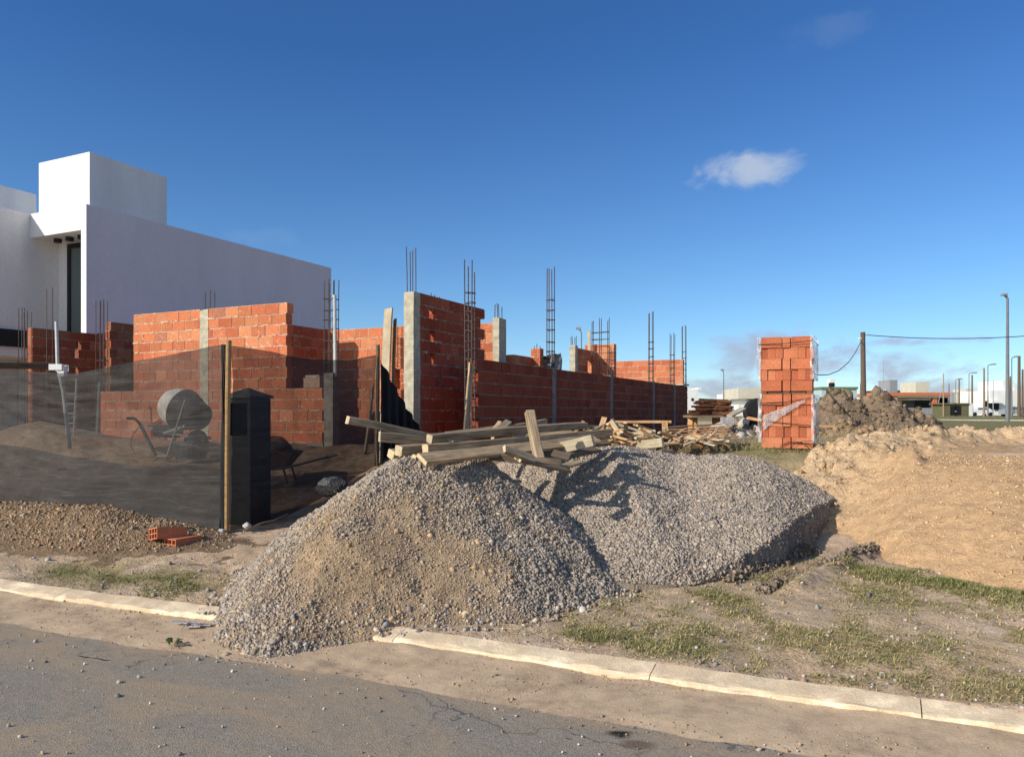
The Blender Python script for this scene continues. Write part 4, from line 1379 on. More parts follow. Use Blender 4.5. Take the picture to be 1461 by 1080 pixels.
G1 = 'timbers thrown across the gravel piles'
TB = [
    ('timber_beam', 'square beam jutting furthest left over the gravel, raised end', (495, 599, 7.2), (640, 630, 7.9), .075, .075, 0.1, 'wood'),
    ('timber_beam', 'short grey plank just below the raised left beam', (541, 623, 6.95), (620, 631, 7.25), .05, .095, 0.0, 'wood'),
    ('timber_beam', 'uppermost long beam of the stack on the gravel', (612, 626, 6.85), (835, 607, 8.9), .07, .075, 0.2, 'wood'),
    ('timber_beam', 'thick middle beam of the stack with a pale square cut end', (606, 641, 6.7), (870, 617, 8.9), .075, .085, -0.05, 'wood'),
    ('timber_beam', 'beam end with chipped pale face near the left of stack', (568, 643, 6.85), (690, 636, 7.7), .09, .095, 0.1, 'wood'),
    ('timber_beam', 'lowest left stub of beam peeking from the gravel crest', (557, 648, 6.95), (640, 646, 7.5), .085, .08, 0.35, 'wood'),
    ('timber_plank', 'long flat plank lying lowest along the gravel crest', (601, 655, 6.45), (850, 627, 8.2), .14, .035, 0.55, 'wood'),
    ('standing_beam', 'upright square beam tilted left among the flat timbers', (755, 587, 7.25), (771, 662, 7.0), .085, .085, 0.1, 'wood'),
    ('timber_plank', 'short plank with bright upper edge left of the upright beam', (719, 641, 6.5), (760, 655, 6.65), .08, .035, 0.9, 'wood'),
    ('timber_plank', 'dark plank sliding down between the two gravel piles', (738, 655, 6.55), (810, 671, 6.9), .10, .025, 0.3, 'wood_dark'),
    ('timber_beam', 'dark beam under the upright one, pale square end facing right', (690, 648, 7.1), (799, 662, 6.95), .075, .075, 0.2, 'wood_dark'),
    ('timber_plank', 'broad plank with a sunlit pale face pointing right', (770, 645, 7.9), (846, 628, 7.5), .035, .11, 0.1, 'formwood'),
    ('timber_plank', 'left one of two short boards propped behind the stack', (702, 617, 8.2), (713, 602, 8.3), .05, .03, 0.2, 'wood'),
    ('timber_plank', 'right one of two short boards propped behind the stack', (707, 617, 8.0), (725, 602, 8.3), .08, .04, 0.4, 'wood'),
    ('timber_plank', 'grey plank behind the upright beam sloping up to the right', (703, 619, 7.9), (778, 605, 9.0), .04, .12, 0.1, 'wood'),
    ('timber_plank', 'round ended grey board at the right of the stack', (735, 626, 8.2), (812, 615, 8.8), .16, .04, 0.4, 'wood'),
    ('timber_plank', 'dark plank flat beneath the pale faced plank', (745, 655, 7.4), (850, 641, 7.9), .15, .04, 0.2, 'wood_dark'),
]
TB += [
    ('timber_plank', 'thin plank laid across the top of the long beams', (640, 629, 7.0), (738, 617, 8.1), .09, .022, 0.2, 'wood'),
    ('timber_plank', 'narrow batten poking out below the pale square cut end', (590, 651, 6.6), (668, 650, 7.2), .05, .03, 0.3, 'wood'),
    ('timber_plank', 'brown plank leaning behind the foot of the upright beam', (742, 636, 7.6), (812, 652, 7.5), .10, .025, 0.7, 'wood_dark'),
    ('timber_plank', 'short pale offcut on the gravel right of the upright beam', (796, 668, 6.95), (826, 660, 7.3), .07, .03, 0.2, 'wood'),
    ('timber_plank', 'thin grey batten crossing over toward the lath heap', (752, 634, 8.2), (832, 622, 8.9), .05, .025, 0.1, 'wood'),
    ('timber_plank', 'weathered plank behind the long beams at their left half', (640, 622, 8.0), (716, 612, 8.8), .12, .03, 0.6, 'wood'),
    ('timber_plank', 'splintered dark plank under the right ends of the beams', (800, 637, 8.2), (868, 631, 8.6), .10, .03, 0.4, 'wood_dark'),
]
for (nm, lb, a, b, w, h, ro, mt) in TB:
    beam(nm, lb, at(*a), at(*b), w, h, ro, mt, 'wood_end', G1)

# trestle and lath scrap further back
G2 = 'laths heaped in the scrap pile'
ttl = empty('broken_trestle', at(915, 620, 10.6), 'pale broken timber trestle standing in the scrap wood', 'trestle')
beam('rail', None, at(874, 602, 10.7), at(957, 602, 10.5), .05, .035, 0, 'wood_new', 'wood_end', parent=ttl)
beam('leg', None, at(948, 601, 10.45), at(949, 632, 10.4), .075, .05, 0, 'wood_new', 'wood_end', parent=ttl)
beam('brace', None, at(877, 604, 10.6), at(947, 626, 10.4), .05, .03, 0, 'formwood', 'wood_end', parent=ttl)
beam('leg', None, at(880, 603, 10.75), at(874, 632, 10.8), .06, .05, 0, 'wood_new', 'wood_end', parent=ttl)
beam('timber_plank', 'sunlit pale plank lying at the front of the scrap wood', at(903, 635, 9.9), at(945, 631, 9.5), .035, .11, 0.2, 'formwood', 'wood_end')
beam('timber_plank', 'split brown board sticking up out of the lath heap', at(854, 622, 10.0), at(862, 596, 10.2), .07, .03, 0.3, 'wood_new', 'wood_end')
beam('timber_plank', 'thin stick leaning up at the left end of the lath heap', at(818, 620, 9.6), at(832, 602, 9.9), .04, .03, 0.3, 'wood_new', 'wood_end')
beam('timber_plank', 'long dark board from the trestle foot toward the lattice', at(930, 624, 10.0), at(985, 634, 10.2), .08, .03, 0.3, 'wood_dark', 'wood_end')
LT = [((830, 619), (858, 607)), ((832, 611), (850, 612)), ((846, 614), (880, 628)), ((862, 612), (901, 637)), ((866, 625), (893, 636)), ((872, 610), (927, 626)), ((858, 634), (884, 620)), ((828, 634), (856, 627)), ((832, 638), (862, 633)), ((880, 616), (908, 628)), ((890, 611), (905, 630)), ((868, 603), (880, 634)), ((845, 622), (850, 640)), ((884, 631), (912, 622)), ((912, 610), (940, 630)), ((856, 616), (875, 609)), ((898, 618), (930, 615)), ((838, 627), (870, 618))]
_r = random.Random(5)
for _ in range(95):
    cx_ = _r.uniform(820, 1030); cy_ = 633 - _r.uniform(0, 1) ** 1.5 * (26 if cx_ < 930 else 13)
    an = _r.choice([0.45, 0.5, -0.4, 0.35, -0.55, 0.1, 1.2]) + _r.uniform(-.25, .25); L_ = _r.uniform(12, 34)
    LT.append(((cx_ - L_ / 2 * math.cos(an), cy_ - L_ / 2 * math.sin(an)), (cx_ + L_ / 2 * math.cos(an), cy_ + L_ / 2 * math.sin(an))))
for k, (a, b) in enumerate(LT):
    dd = 9.7 + random.uniform(0, 0.9)
    beam('lath', 'thin sawn lath tangled in the scrap wood heap', at(a[0], a[1] + 1, dd), at(b[0], b[1] + 1, dd + random.uniform(-0.3, 0.3)), random.uniform(.03, .06), random.uniform(.018, .03), random.uniform(-0.6, 0.6), random.choice(['wood_new', 'wood_new', 'wood', 'formwood']), 'wood_end', G2, 'lath')
lat = empty('lath_lattice', at(995, 625, 11.5), 'orange toned lattice of crossed laths lying flat by the wall', 'lattice')
A = at(955, 634, 10.9); B = at(1030, 628, 11.3); C2 = at(950, 612, 14.2)
for i in range(7):
    t = i / 6
    p = A.lerp(B, t) + Vector((0, 0, random.uniform(0, 0.03)))
    beam('lath', None, p, p + (C2 - A) * random.uniform(0.85, 1.0) + Vector((0.35, 0, 0)), .06, .02, random.uniform(-.1, .1), 'wood_new', 'wood_end', parent=lat)
for i in range(6):
    t = i / 5
    p = A + (C2 - A) * t * 0.9 + Vector((0, 0, 0.045))
    beam('lath', None, p - (B - A) * 0.05, p + (B - A) * 1.1 + Vector((0.1, 0.3, 0)), .06, .02, random.uniform(-.1, .1), 'wood_new', 'wood_end', parent=lat)

# form boards leaning about the house
a = at(556, 642, 14.0); b = at(553, 438, 14.2)
beam('form_board', 'pale formwork board standing tall between the net and column', at(548, 642, 13.3), at(554, 440, 13.5), .03, .20, 1.1, 'formwood', 'wood_end', None, 'board')
beam('form_board', 'dark formwork board standing behind the pale one', at(561, 642, 13.4), at(563, 456, 13.6), .03, .20, 0.3, 'wood_dark', 'wood_end', None, 'board')
beam('leaning_board', 'grey board leaning behind the net by the dark doorway', at(520, 648, 12.4), at(531, 550, 13.6), .12, .03, 1.5, 'wood', 'wood_end', None, 'board')
beam('leaning_board', 'grey board leaning against the rebar at the wall end', at(664, 619, 12.4), at(672, 519, 12.75), .12, .035, 1.2, 'wood', 'wood_end', None, 'board')
beam('lying_board', 'short grey board lying on the shaded soil behind the net', at(48, 667, 11.9), at(88, 669, 11.7), .16, .03, 0.0, 'wood', 'wood_end', None, 'board')
beam('lying_board', 'two loose boards by the light earth heap', at(1171, 607, 19.2), at(1198, 609, 18.8), .2, .05, 0.1, 'wood_new', 'wood_end', None, 'board')
q0, q1 = at(-30, 521, 12.6), at(74, 522, 13.2)
beam('site_table', 'dark flat board laid level behind the top of the net', q0, q1, .9, .07, 0.0, 'wood_dark', 'wood', None, 'board')

# ------------------------------------------------------------------ white house next door
wh = empty('white_house', (-19, 15, 1.0), 'white modern two storey house with a cube on its flat roof', 'house')
XW = -17.9; YW0 = 12.56; YW1 = 22.0; ZT = 6.8
XF = X_on(115, YW0)
w_ = MB(); w_.box(XF, XW - 0.004, YW0 + 0.003, YW1 - 0.003, 3.55, ZT - 0.003); w_.box(-24, XW - 0.3, 13.32, YW1, 0.8, ZT - 0.006)
w_.box(-20.12, XF - 0.002, YW0, 13.318, 6.17, ZT - 0.001)
w_.box(-27, -20.12, 9.3, 13.318, 3.72, ZT - 0.004); w_.box(-27, -20.14, 9.4, 13.3, 3.05, 3.28)
w_.box(-27, -21.9, 9.0, 13.3, 0.8, 3.05)
w_.build('wall', M['white'], wh)
s_ = MB(); s_.box(XW - 0.004, XW + 0.012, YW0 + 0.0, YW1, 3.55, ZT); s_.box(XW - 0.3, XW - 0.01, YW0 + 0.8, YW1 - 0.1, 0.8, 3.5)
s_.build('side_wall', M['lilac'], wh)
b_ = MB(); b_.box(X_on(55, 12.69), XW - 0.05, 12.69, 15.0, ZT, 8.15); b_.build('roof_cube', M['white'], wh)
b_ = MB(); b_.box(-27, -21.2, 9, 13.4, ZT - 0.002, 7.66); b_.build('parapet', M['white'], wh)
k_ = MB(); k_.box(-27, -20.06, 9.25, 13.5, 3.28, 3.72); k_.box(-20.05, XW + 0.02, 13.0, 13.3, 3.3, 3.6); k_.box(XW - 0.3, XW + 0.016, YW0 + 0.3, YW1, 3.48, 3.6)
k_.build('cladding_band', M['black_clad'], wh)
xw0 = X_on(97, 13.3)
f_ = MB(); f_.box(xw0, xw0 + 0.12, 13.26, 13.31, 3.62, 6.1); f_.box(xw0 + 0.12, XF - 0.02, 13.26, 13.31, 5.98, 6.1); f_.box(xw0 + 0.12, XF - 0.02, 13.26, 13.31, 3.62, 3.72)
wf = f_.build('window', M['dark_frame'], wh)
g_ = MB(); g_.box(xw0 + 0.12, XF - 0.02, 13.29, 13.305, 3.72, 5.98); g_.build('pane', M['glass'], wf, origin=world_loc(wh))
for px in (82, 99, 116):
    xx = X_on(px, 12.95); l_ = MB(); l_.lathe((xx, 12.95, 6.165), (0, 0, -1), [(0, 0.10), (0.09, 0.10), (0.09, 0.07)], 16); l_.build('soffit_light', M['dark_frame'], wh)
d_ = MB(); d_.box(-21.9, -21.88, 9.6, 11.2, 1.0, 2.9); d_.build('porch_window', M['glass'], wh)

# ------------------------------------------------------------------ netting fence
fence = empty('netting_fence', (-6.93, 6.65, 0.2), 'sagging black shade netting fence tied to rough wooden posts', 'fence')
PX, PY = at(325, 757, 9.0).x, 6.65


def net_panel(xs_fn, nu, nv, topf, botf, wrinkle, name='netting', uvs=(12, 2)):
    U, Vv = np.meshgrid(np.linspace(0, 1, nu), np.linspace(0, 1, nv), indexing='ij')
    bx, by, nx_, ny_ = xs_fn(U)
    zt = topf(U); zb = botf(U, bx, by)
    Z = zb + (zt - zb) * Vv
    off = wrinkle(U, Vv)
    X = bx + nx_ * off; Y = by + ny_ * off
    return np_mesh(name, np.stack([X, Y, Z], -1).reshape(-1, 3), grid_faces(nu, nv), M['net'], None, True, None, np.stack([U * uvs[0], Vv * uvs[1]], -1).reshape(-1, 2))


def reparent(o, p):
    o.parent = p
    o.location = Vector(o.location) - world_loc(p)
    return o


tops = [(-330, 529), (-200, 531), (-60, 528), (0, 527), (40, 529), (65, 531), (104, 533), (151, 525), (200, 514), (270, 501), (316, 492)]
tx = [X_on(p, PY) for p, _ in tops]
tz = [at(p, y, PY / (C_ + (p - 730) / F * S_)).z for p, y in tops]
XL = tx[0]


def wr1(U, V):
    X = 6 - (1 - U) * (PX - XL)
    drag = 0.10 * np.sin(X * 1.3 + V * 2.2) * (1 - V) + 0.05 * (fbm(X * 1.5 + V * 2, V * 7, 301, 4) - 0.5) * 2
    fold = 0.045 * (fbm(X * 0.8, V * 16 + X * 1.2, 303, 3) - 0.5) * 2 * (0.3 + V ** 2) * sm(5.6, 3.0, X)
    flare = -0.28 * (1 - V) ** 3 * (0.6 + 0.6 * fbm(X * 2.2, X * 0, 305, 2))
    return drag + fold - flare * -1


n1 = net_panel(lambda U: (XL + (PX - 0.05 - XL) * U, PY + 0 * U, 0 * U, 1 + 0 * U), 420, 60, lambda U: np.interp(XL + (PX - XL) * U, tx, tz), lambda U, x, y: ground_z(x, y - 0.15, False) + 0.0, wr1)
reparent(n1, fence)
tp2 = [(335, 494), (384, 501), (409, 507), (450, 513), (500, 514), (537, 507)]
t2y = [Y_on(p, PX) for p, _ in tp2]; t2z = [at(p, y, Y_on(p, PX) * (C_ - kx(p) * S_)).z for p, y in tp2]
YE = Y_on(538, PX)


def wr2(U, V):
    return 0.05 * np.sin(U * 9 + V) * np.sin(V * 3) + 0.05 * (fbm(U * 6, V * 5, 311, 3) - 0.5)


n2 = net_panel(lambda U: (PX + 0 * U, PY + 0.04 + (YE - PY - 0.08) * U, 1 + 0 * U, 0 * U), 120, 50, lambda U: np.interp(PY + (YE - PY) * U, t2y, t2z), lambda U, x, y: ground_z(x, y, False) + 0.01, wr2, uvs=(3, 2))
reparent(n2, fence)
# loose flap of doubled netting drawn from the second post to the concrete column
fa = at(539, 508, YE * (C_ - kx(538) * S_)); fb_ = Vector((-7.08, 11.05, 1.15))
nu, nv = 60, 40
U, Vv = np.meshgrid(np.linspace(0, 1, nu), np.linspace(0, 1, nv), indexing='ij')
TXx = fa.x + 0.02 + (fb_.x - fa.x) * U; TYy = fa.y + (fb_.y - fa.y) * U
TZt = fa.z + (1.30 - fa.z) * U - 0.06 * np.sin(U * math.pi)
TZb = ground_z(TXx, TYy, False) + 0.02
foldf = 0.07 * np.sin(U * 34 + Vv * 2.0) * (1 - 0.4 * Vv) + 0.05 * (fbm(U * 9, Vv * 2, 321, 3) - 0.5)
Zf = TZb + (TZt - TZb) * Vv
fl = np_mesh('netting_flap', np.stack([TXx + foldf, TYy - foldf * 0.6, Zf], -1).reshape(-1, 3), grid_faces(nu, nv), M['net_solid'], None, True)
reparent(fl, fence)
# posts
pm = MB()
zt = at(332, 486, 8.95).z
pm.tube([(PX + 0.03, PY - 0.05, 0.05), (PX + 0.035, PY - 0.05, 1.0), (PX + 0.045, PY - 0.05, 1.7), (PX + 0.06, PY - 0.05, zt)], [0.027, 0.028, 0.031, 0.032], 9)
pm.build('post', M['pole_wood'], fence)
pm = MB(); pm.tube([(PX - 0.045, PY - 0.03, 0.08), (PX - 0.03, PY - 0.03, 1.2), (PX - 0.03, PY - 0.03, at(322, 492, 9).z)], [0.05, 0.045, 0.04], 8)
pm.build('rolled_netting', M['net_solid'], fence)
pm = MB(); pm.tube([(PX - 0.02, YE, 0.6), (PX, YE, 2.0), (PX + 0.01, YE, at(538, 492, YE * (C_ - kx(538) * S_)).z)], [0.04, 0.035, 0.03], 8)
pm.build('post', M['wood_dark'], fence)

# ------------------------------------------------------------------ black meter pillar
mp_ = empty('meter_pillar', (-7.2, 7.25, 0.2), 'black rendered utility meter pillar with a pyramid cap', 'pillar')
px0, px1, py0, py1 = -7.42, -7.0, 7.07, 7.42
zn0, zn1 = 1.62, 1.80
z_open0 = 1.6 - 34 * 9.42 / F + 0.0
zo1 = EYE + (588 - 575) / F * 9.45; zo0 = EYE + (588 - 622) / F * 9.45
b_ = MB()
ztop = EYE + (588 - 568) / F * 9.5
b_.box(px0, px1, py0, py1, 0.0, zo0)
b_.box(px0, px0 + 0.07, py0, py1, zo0, zo1); b_.box(px1 - 0.05, px1, py0, py1, zo0, zo1); b_.box(px0 + 0.07, px1 - 0.05, py1 - 0.08, py1, zo0, zo1)
b_.box(px0, px1, py0, py1, zo1, ztop)
b_.build('body', M['pillar'], mp_)
v_ = MB(); v_.box(px0 + 0.075, px1 - 0.055, py1 - 0.085, py1 - 0.082, zo0 + 0.002, zo1 - 0.002); v_.build('niche_back', M['void'], mp_)
c_ = MB(); zc = EYE + (588 - 556) / F * 9.5
e = 0.025
c_.add([(px0 - e, py0 - e, ztop + 0.002), (px1 + e, py0 - e, ztop + 0.002), (px1 + e, py1 + e, ztop + 0.002), (px0 - e, py1 + e, ztop + 0.002), ((px0 + px1) / 2, (py0 + py1) / 2, zc + 0.03)] + [(px0 - e, py0 - e, ztop + 0.03), (px1 + e, py0 - e, ztop + 0.03), (px1 + e, py1 + e, ztop + 0.03), (px0 - e, py1 + e, ztop + 0.03)],
       [(3, 2, 1, 0), (0, 1, 6, 5), (1, 2, 7, 6), (2, 3, 8, 7), (3, 0, 5, 8), (5, 6, 4), (6, 7, 4), (7, 8, 4), (8, 5, 4)])
c_.build('cap', M['concrete_grey'], mp_)
wv = MB()
for k in range(3):
    x = px0 + 0.2 + 0.05 * k
    wv.tube([(x, py1 - 0.1, zo0 + 0.02), (x + 0.05, py1 - 0.18, zo0 + 0.15), (x + 0.07, py1 - 0.16, zo0 + 0.27), (x - 0.02, py1 - 0.1, zo0 + 0.36)], 0.006, 5)
wv.build('wires', M['galv'], mp_)

# ------------------------------------------------------------------ cement mixer behind the net
mc = at(262, 585, 13.6)
mix_ = empty('cement_mixer', (mc.x, mc.y, 0.85), 'cement mixer with a tilted pale drum behind the netting', 'cement mixer')
Rv = Vector((C_, S_, 0)); Fv = Vector((-S_, C_, 0)); Uv = Vector((0, 0, 1))
ax = (Rv * 0.86 - Uv * 0.30 - Fv * 0.32).normalized()
dc = mc
b_ = MB()
b_.lathe(dc, ax, [(-0.44, 0.10), (-0.42, 0.19), (-0.34, 0.28), (-0.2, 0.345), (-0.03, 0.375)], 28, cap1=False)
b_.build('drum', M['drum'], mix_, smooth=True)
b_ = MB()
b_.lathe(dc, ax, [(-0.03, 0.378), (0.02, 0.378), (0.38, 0.24), (0.44, 0.225), (0.44, 0.205), (0.3, 0.23), (0.0, 0.33)], 28, cap0=False)
b_.build('drum_mouth', M['drum_in'], mix_, smooth=True)
fr = MB()
ft = at(238, 651, 13.2); ft2 = at(224, 651, 13.4); hp = at(200, 603, 13.6)
fr.tube([at(264, 570, 13.15), ft], 0.018, 7); fr.tube([ft, ft2], 0.02, 7)
fr.tube([at(300, 625, 13.3), at(236, 618, 13.4), at(203, 608, 13.6)], 0.03, 7); fr.tube([at(266, 600, 14.1), at(236, 648, 14.2)], 0.02, 7)
fr.tube([at(236, 618, 13.4), at(264, 608, 13.2)], 0.03, 7)
fr.build('frame', M['galv'], mix_)
hd = MB(); hd.tube([at(181, 597, 13.6), at(191, 597, 13.6), at(197, 602, 13.6), at(203, 612, 13.6), at(222, 650, 13.5)], 0.028, 8)
hd.build('handle', M['dark_metal'], mix_)
mo = MB(); c0 = at(238, 615, 13.5)
mo.lathe(c0 - Rv * 0.24, Rv, [(0, 0.06), (0.03, 0.11), (0.45, 0.12), (0.5, 0.07)], 14); mo.build('motor', M['dark_metal'], mix_)
rd = MB(); rd.obox(at(222, 604, 13.55), Rv * 0.14 + Uv * 0.07, Fv * 0.03, Uv * 0.03 - Rv * 0.015); rd.build('bracket', M['red_paint'], mix_)
for (px, py, d) in ((281, 627, 13.2), (276, 630, 14.0)):
    w_ = MB(); w_.lathe(at(px, py, d) - Fv * 0.05, Fv, [(0, 0.08), (0.0, 0.15), (0.02, 0.17), (0.08, 0.17), (0.1, 0.15), (0.1, 0.08)], 20); w_.build('wheel', M['rubber'], mix_)
cb = MB(); cb.tube([at(197, 610, 13.6), at(188, 622, 13.5), at(186, 636, 13.4), at(192, 648, 13.3)], 0.008, 5); cb.build('cable', M['cable'], mix_)
# mixing tub beside it
tb = MB(); q = at(272, 655, 12.9); tb.lathe(q, (0, 0, 1), [(0, 0.24), (0.3, 0.28), (0.3, 0.26), (0.06, 0.22)], 20); o = tb.build('mortar_tub', M['dark_metal'], None, origin=q)
tag(o, 'dark round mortar tub under the mixer mouth', 'tub')

# ladder, service post, wheelbarrow, bag
ld_ = empty('ladder', at(100, 620, 14.8), 'thin grey ladder leaning at the doorway behind the net', 'ladder')
for (a, b) in (((90, 555), (95, 622)), ((109, 553), (105, 622))):
    m_ = MB(); m_.tube([at(a[0], a[1] - 12, 15.2), at(b[0], b[1], 14.6)], 0.022, 6); m_.build('rail', M['galv'], ld_)
for k in range(4):
    y = 556 + k * 14 + 6; m_ = MB(); m_.tube([at(92 + k * 0.7, y, 15.0 - k * 0.1), at(108 - k * 0.7, y, 15.0 - k * 0.1)], 0.014, 6); m_.build('rung', M['galv'], ld_)
df = empty('door_frame', at(132, 625, 15.6), 'thin rusty steel door frame beside the ladder', 'door frame')
m_ = MB(); m_.tube([at(141, 545, 15.6), at(137, 628, 15.5)], 0.025, 5); m_.tube([at(109, 625, 15.5), at(137, 625, 15.5)], 0.025, 5); m_.build('jamb', M['galv'], df)
sp = empty('service_post', at(82, 620, 12.0), 'pale service post with a white junction box above the net', 'post')
m_ = MB(); m_.tube([at(99, 640, 11.9), at(90, 560, 11.95), at(84, 530, 12.0)], 0.03, 9); m_.tube([at(82, 530, 12.02), at(80, 459, 12.02)], 0.026, 9); m_.build('pole', M['pvc'], sp)
m_ = MB(); q = at(82, 524, 11.8); m_.obox(q, Rv * 0.10, Fv * 0.07, Uv * 0.045); m_.obox(q + Rv * 0.07 - Uv * 0.08, Rv * 0.05, Fv * 0.05, Uv * 0.06); m_.build('junction_box', M['white'], sp)
m_ = MB(); m_.tube([at(92, 523, 11.75), at(97, 521, 11.75), at(97, 530, 11.75)], 0.007, 5); m_.build('wire', M['white'], sp)
wb = empty('wheelbarrow', at(402, 660, 11.0), 'rusty wheelbarrow tray in the shade behind the black pillar', 'wheelbarrow')
c0 = at(390, 652, 11.0)
m_ = MB()
ta = [(-0.36, -0.28), (0.42, -0.22), (0.42, 0.22), (-0.36, 0.28)]; ba = [(-0.2, -0.17), (0.2, -0.14), (0.2, 0.14), (-0.2, 0.17)]
vv = [c0 - Rv * x + Fv * y + Uv * (0.08 + 0.10 * (x + 0.36)) for x, y in ta] + [c0 - Rv * x + Fv * y - Uv * 0.14 for x, y in ba]
m_.add(vv, [(4, 5, 6, 7), (0, 1, 5, 4), (1, 2, 6, 5), (2, 3, 7, 6), (3, 0, 4, 7)]); m_.build('tray', M['rust'], wb)
m_ = MB(); m_.lathe(c0 - Rv * 0.5 - Uv * 0.2 - Fv * 0.04, Fv, [(0, 0.06), (0, 0.16), (0.02, 0.18), (0.06, 0.18), (0.08, 0.16), (0.08, 0.06)], 18); m_.build('wheel', M['rubber'], wb)
for s in (-1, 1):
    m_ = MB(); m_.tube([c0 - Rv * 0.5 - Uv * 0.2 + Fv * 0.07 * s, c0 + Rv * 0.2 - Uv * 0.15 + Fv * 0.2 * s, c0 + Rv * 0.85 + Fv * 0.27 * s + Uv * 0.02], 0.018, 6); m_.build('handle', M['dark_metal'], wb)
    m_ = MB(); m_.tube([c0 + Rv * 0.2 - Uv * 0.15 + Fv * 0.2 * s, c0 + Rv * 0.26 - Uv * 0.36 + Fv * 0.22 * s], 0.016, 6); m_.build('leg', M['dark_metal'], wb)
m_ = MB(); m_.lathe(c0 + Rv * 0.03 + Uv * 0.06, (0, 0, 1), [(0, 0.27), (0.1, 0.22), (0.19, 0.12), (0.22, 0.03)], 14); m_.build('load', M['rust'], wb, smooth=True)


def lump(name, c, r, mats, label, cat, squash=(1, 1, .7), seed=1):
    import bmesh
    bm = bmesh.new(); bmesh.ops.create_icosphere(bm, subdivisions=4, radius=1)
    for v in bm.verts:
        n = float(fbm(v.co.x * 1.7 + seed * 5 + v.co.z, v.co.y * 1.7 + v.co.z * 1.3, 401 + seed, 4)) - 0.5
        rid = abs(float(fbm(v.co.x * 4 + seed, v.co.z * 4 + v.co.y * 2, 431 + seed, 2)) - 0.5)
        v.co *= 1 + 0.55 * n - 0.35 * rid
        v.co = Vector((v.co.x * r * squash[0], v.co.y * r * squash[1], v.co.z * r * squash[2]))
    me = bpy.data.meshes.new(name); bm.to_mesh(me); bm.free()
    for m in mats: me.materials.append(m)
    if len(mats) > 1:
        for p in me.polygons:
            if p.center.z > r * 0.22 and p.center.x < 0.2 * r: p.material_index = 1
    me.polygons.foreach_set('use_smooth', [True] * len(me.polygons))
    o = bpy.data.objects.new(name, me); COL.objects.link(o); o.location = c
    return tag(o, label, cat)


lump('plastic_bag', at(474, 695, 9.3), 0.17, [M['bag'], M['pillar']], 'crumpled black bag behind the gravel slope', 'bag', (1.2, 1, .75), 3)
lump('stone', at(316, 759, 8.9), 0.05, [M['path']], 'small white stone at the foot of the brown fence post', 'stone', (1, 1, .8), 5)
lump('stone', at(352, 750, 9.0), 0.05, [M['path']], 'small white stone at the base of the black pillar', 'stone', (1, 1, .8), 6)
st = MB(); st.tube([at(347, 758, 8.9), at(372, 746, 9.2), at(390, 742, 9.4), at(410, 733, 9.8)], [0.012, 0.012, 0.01, 0.006], 6)
tag(st.build('stick', M['wood'], None, origin=at(370, 748, 9.2)), 'bent pale stick lying at the base of the black pillar', 'stick')

# ------------------------------------------------------------------ hollow bricks
def brick_mesh(name, L=0.33, W=0.12, H=0.18):
    mb = MB(); t = 0.010
    mb.box(-L / 2, L / 2, -W / 2, -W / 2 + t, -H / 2, H / 2)
    mb.box(-L / 2, L / 2, W / 2 - t, W / 2, -H / 2, H / 2)
    mb.box(-L / 2, L / 2, -W / 2 + t, W / 2 - t, -H / 2, -H / 2 + t)
    mb.box(-L / 2, L / 2, -W / 2 + t, W / 2 - t, H / 2 - t, H / 2)
    for k in (1, 2):
        z = -H / 2 + H * k / 3
        mb.box(-L / 2 + 0.001, L / 2 - 0.001, -W / 2 + t, W / 2 - t, z - t / 2, z + t / 2)
    mb.box(-L / 2 + 0.002, L / 2 - 0.002, -t / 2, t / 2, -H / 2 + t, -H / 6 - t / 2)
    mb.box(-L / 2 + 0.002, L / 2 - 0.002, -t / 2, t / 2, -H / 6 + t / 2, H / 6 - t / 2)
    mb.box(-L / 2 + 0.002, L / 2 - 0.002, -t / 2, t / 2, H / 6 + t / 2, H / 2 - t)
    me = bpy.data.meshes.new(name)
    me.from_pydata(mb.v, [], mb.f); me.materials.append(M['brick_obj']); me.update()
    return me


def m_brick_obj():
    m, nt, b = nodes('fired_hollow_brick')
    v = coords(nt)
    oi = N(nt, 'ShaderNodeObjectInfo')
    gr = coords(nt, (0.5, 1, 1))
    wv_ = N(nt, 'ShaderNodeTexWave', bands_direction='Z'); wv_.inputs['Scale'].default_value = 14; nt.links.new(gr, wv_.inputs['Vector'])
    n1 = noise(nt, v, 24, 5, 0.65); n2 = noise(nt, v, 5, 4, 0.6)
    c = ramp(nt, oi.outputs['Random'], [(0.0, (0.36, 0.10, 0.05)), (0.5, (0.52, 0.16, 0.076)), (1.0, (0.59, 0.215, 0.105))])
    c = mix(nt, 0.7, c, ramp(nt, n1, [(0.3, 0.75), (0.7, 1.2)]), 'MULTIPLY')
    c = mix(nt, 0.5, c, ramp(nt, n2, [(0.3, 0.75), (0.7, 1.2)]), 'MULTIPLY')
    nt.links.new(c, b.inputs['Base Color'])
    bump(nt, b, math_(nt, 'ADD', wv_.outputs['Fac'], n1), 0.5, 0.004)
    return m


M['brick_obj'] = m_brick_obj()
BM = brick_mesh('hollow_brick')


def solid_brick(name, L=0.33, W=0.12, H=0.18):
    import bmesh
    bm = bmesh.new(); bmesh.ops.create_cube(bm, size=1)
    for v in bm.verts: v.co = Vector((v.co.x * L, v.co.y * W, v.co.z * H))
    bmesh.ops.bevel(bm, geom=bm.edges[:], offset=0.004, segments=1, affect='EDGES')
    me = bpy.data.meshes.new(name); bm.to_mesh(me); bm.free()
    me.materials.append(M['brick_obj'])
    return me


SBM = solid_brick('brick')


def place_brick(name, loc, rot, parent=None, label=None, cat=None, group=None):
    o = bpy.data.objects.new(name, BM if parent is None else SBM); COL.objects.link(o)
    if parent is not None:
        o.parent = parent; loc = Vector(loc) - world_loc(parent)
    o.location = loc; o.rotation_euler = rot
    return tag(o, label, cat, group)


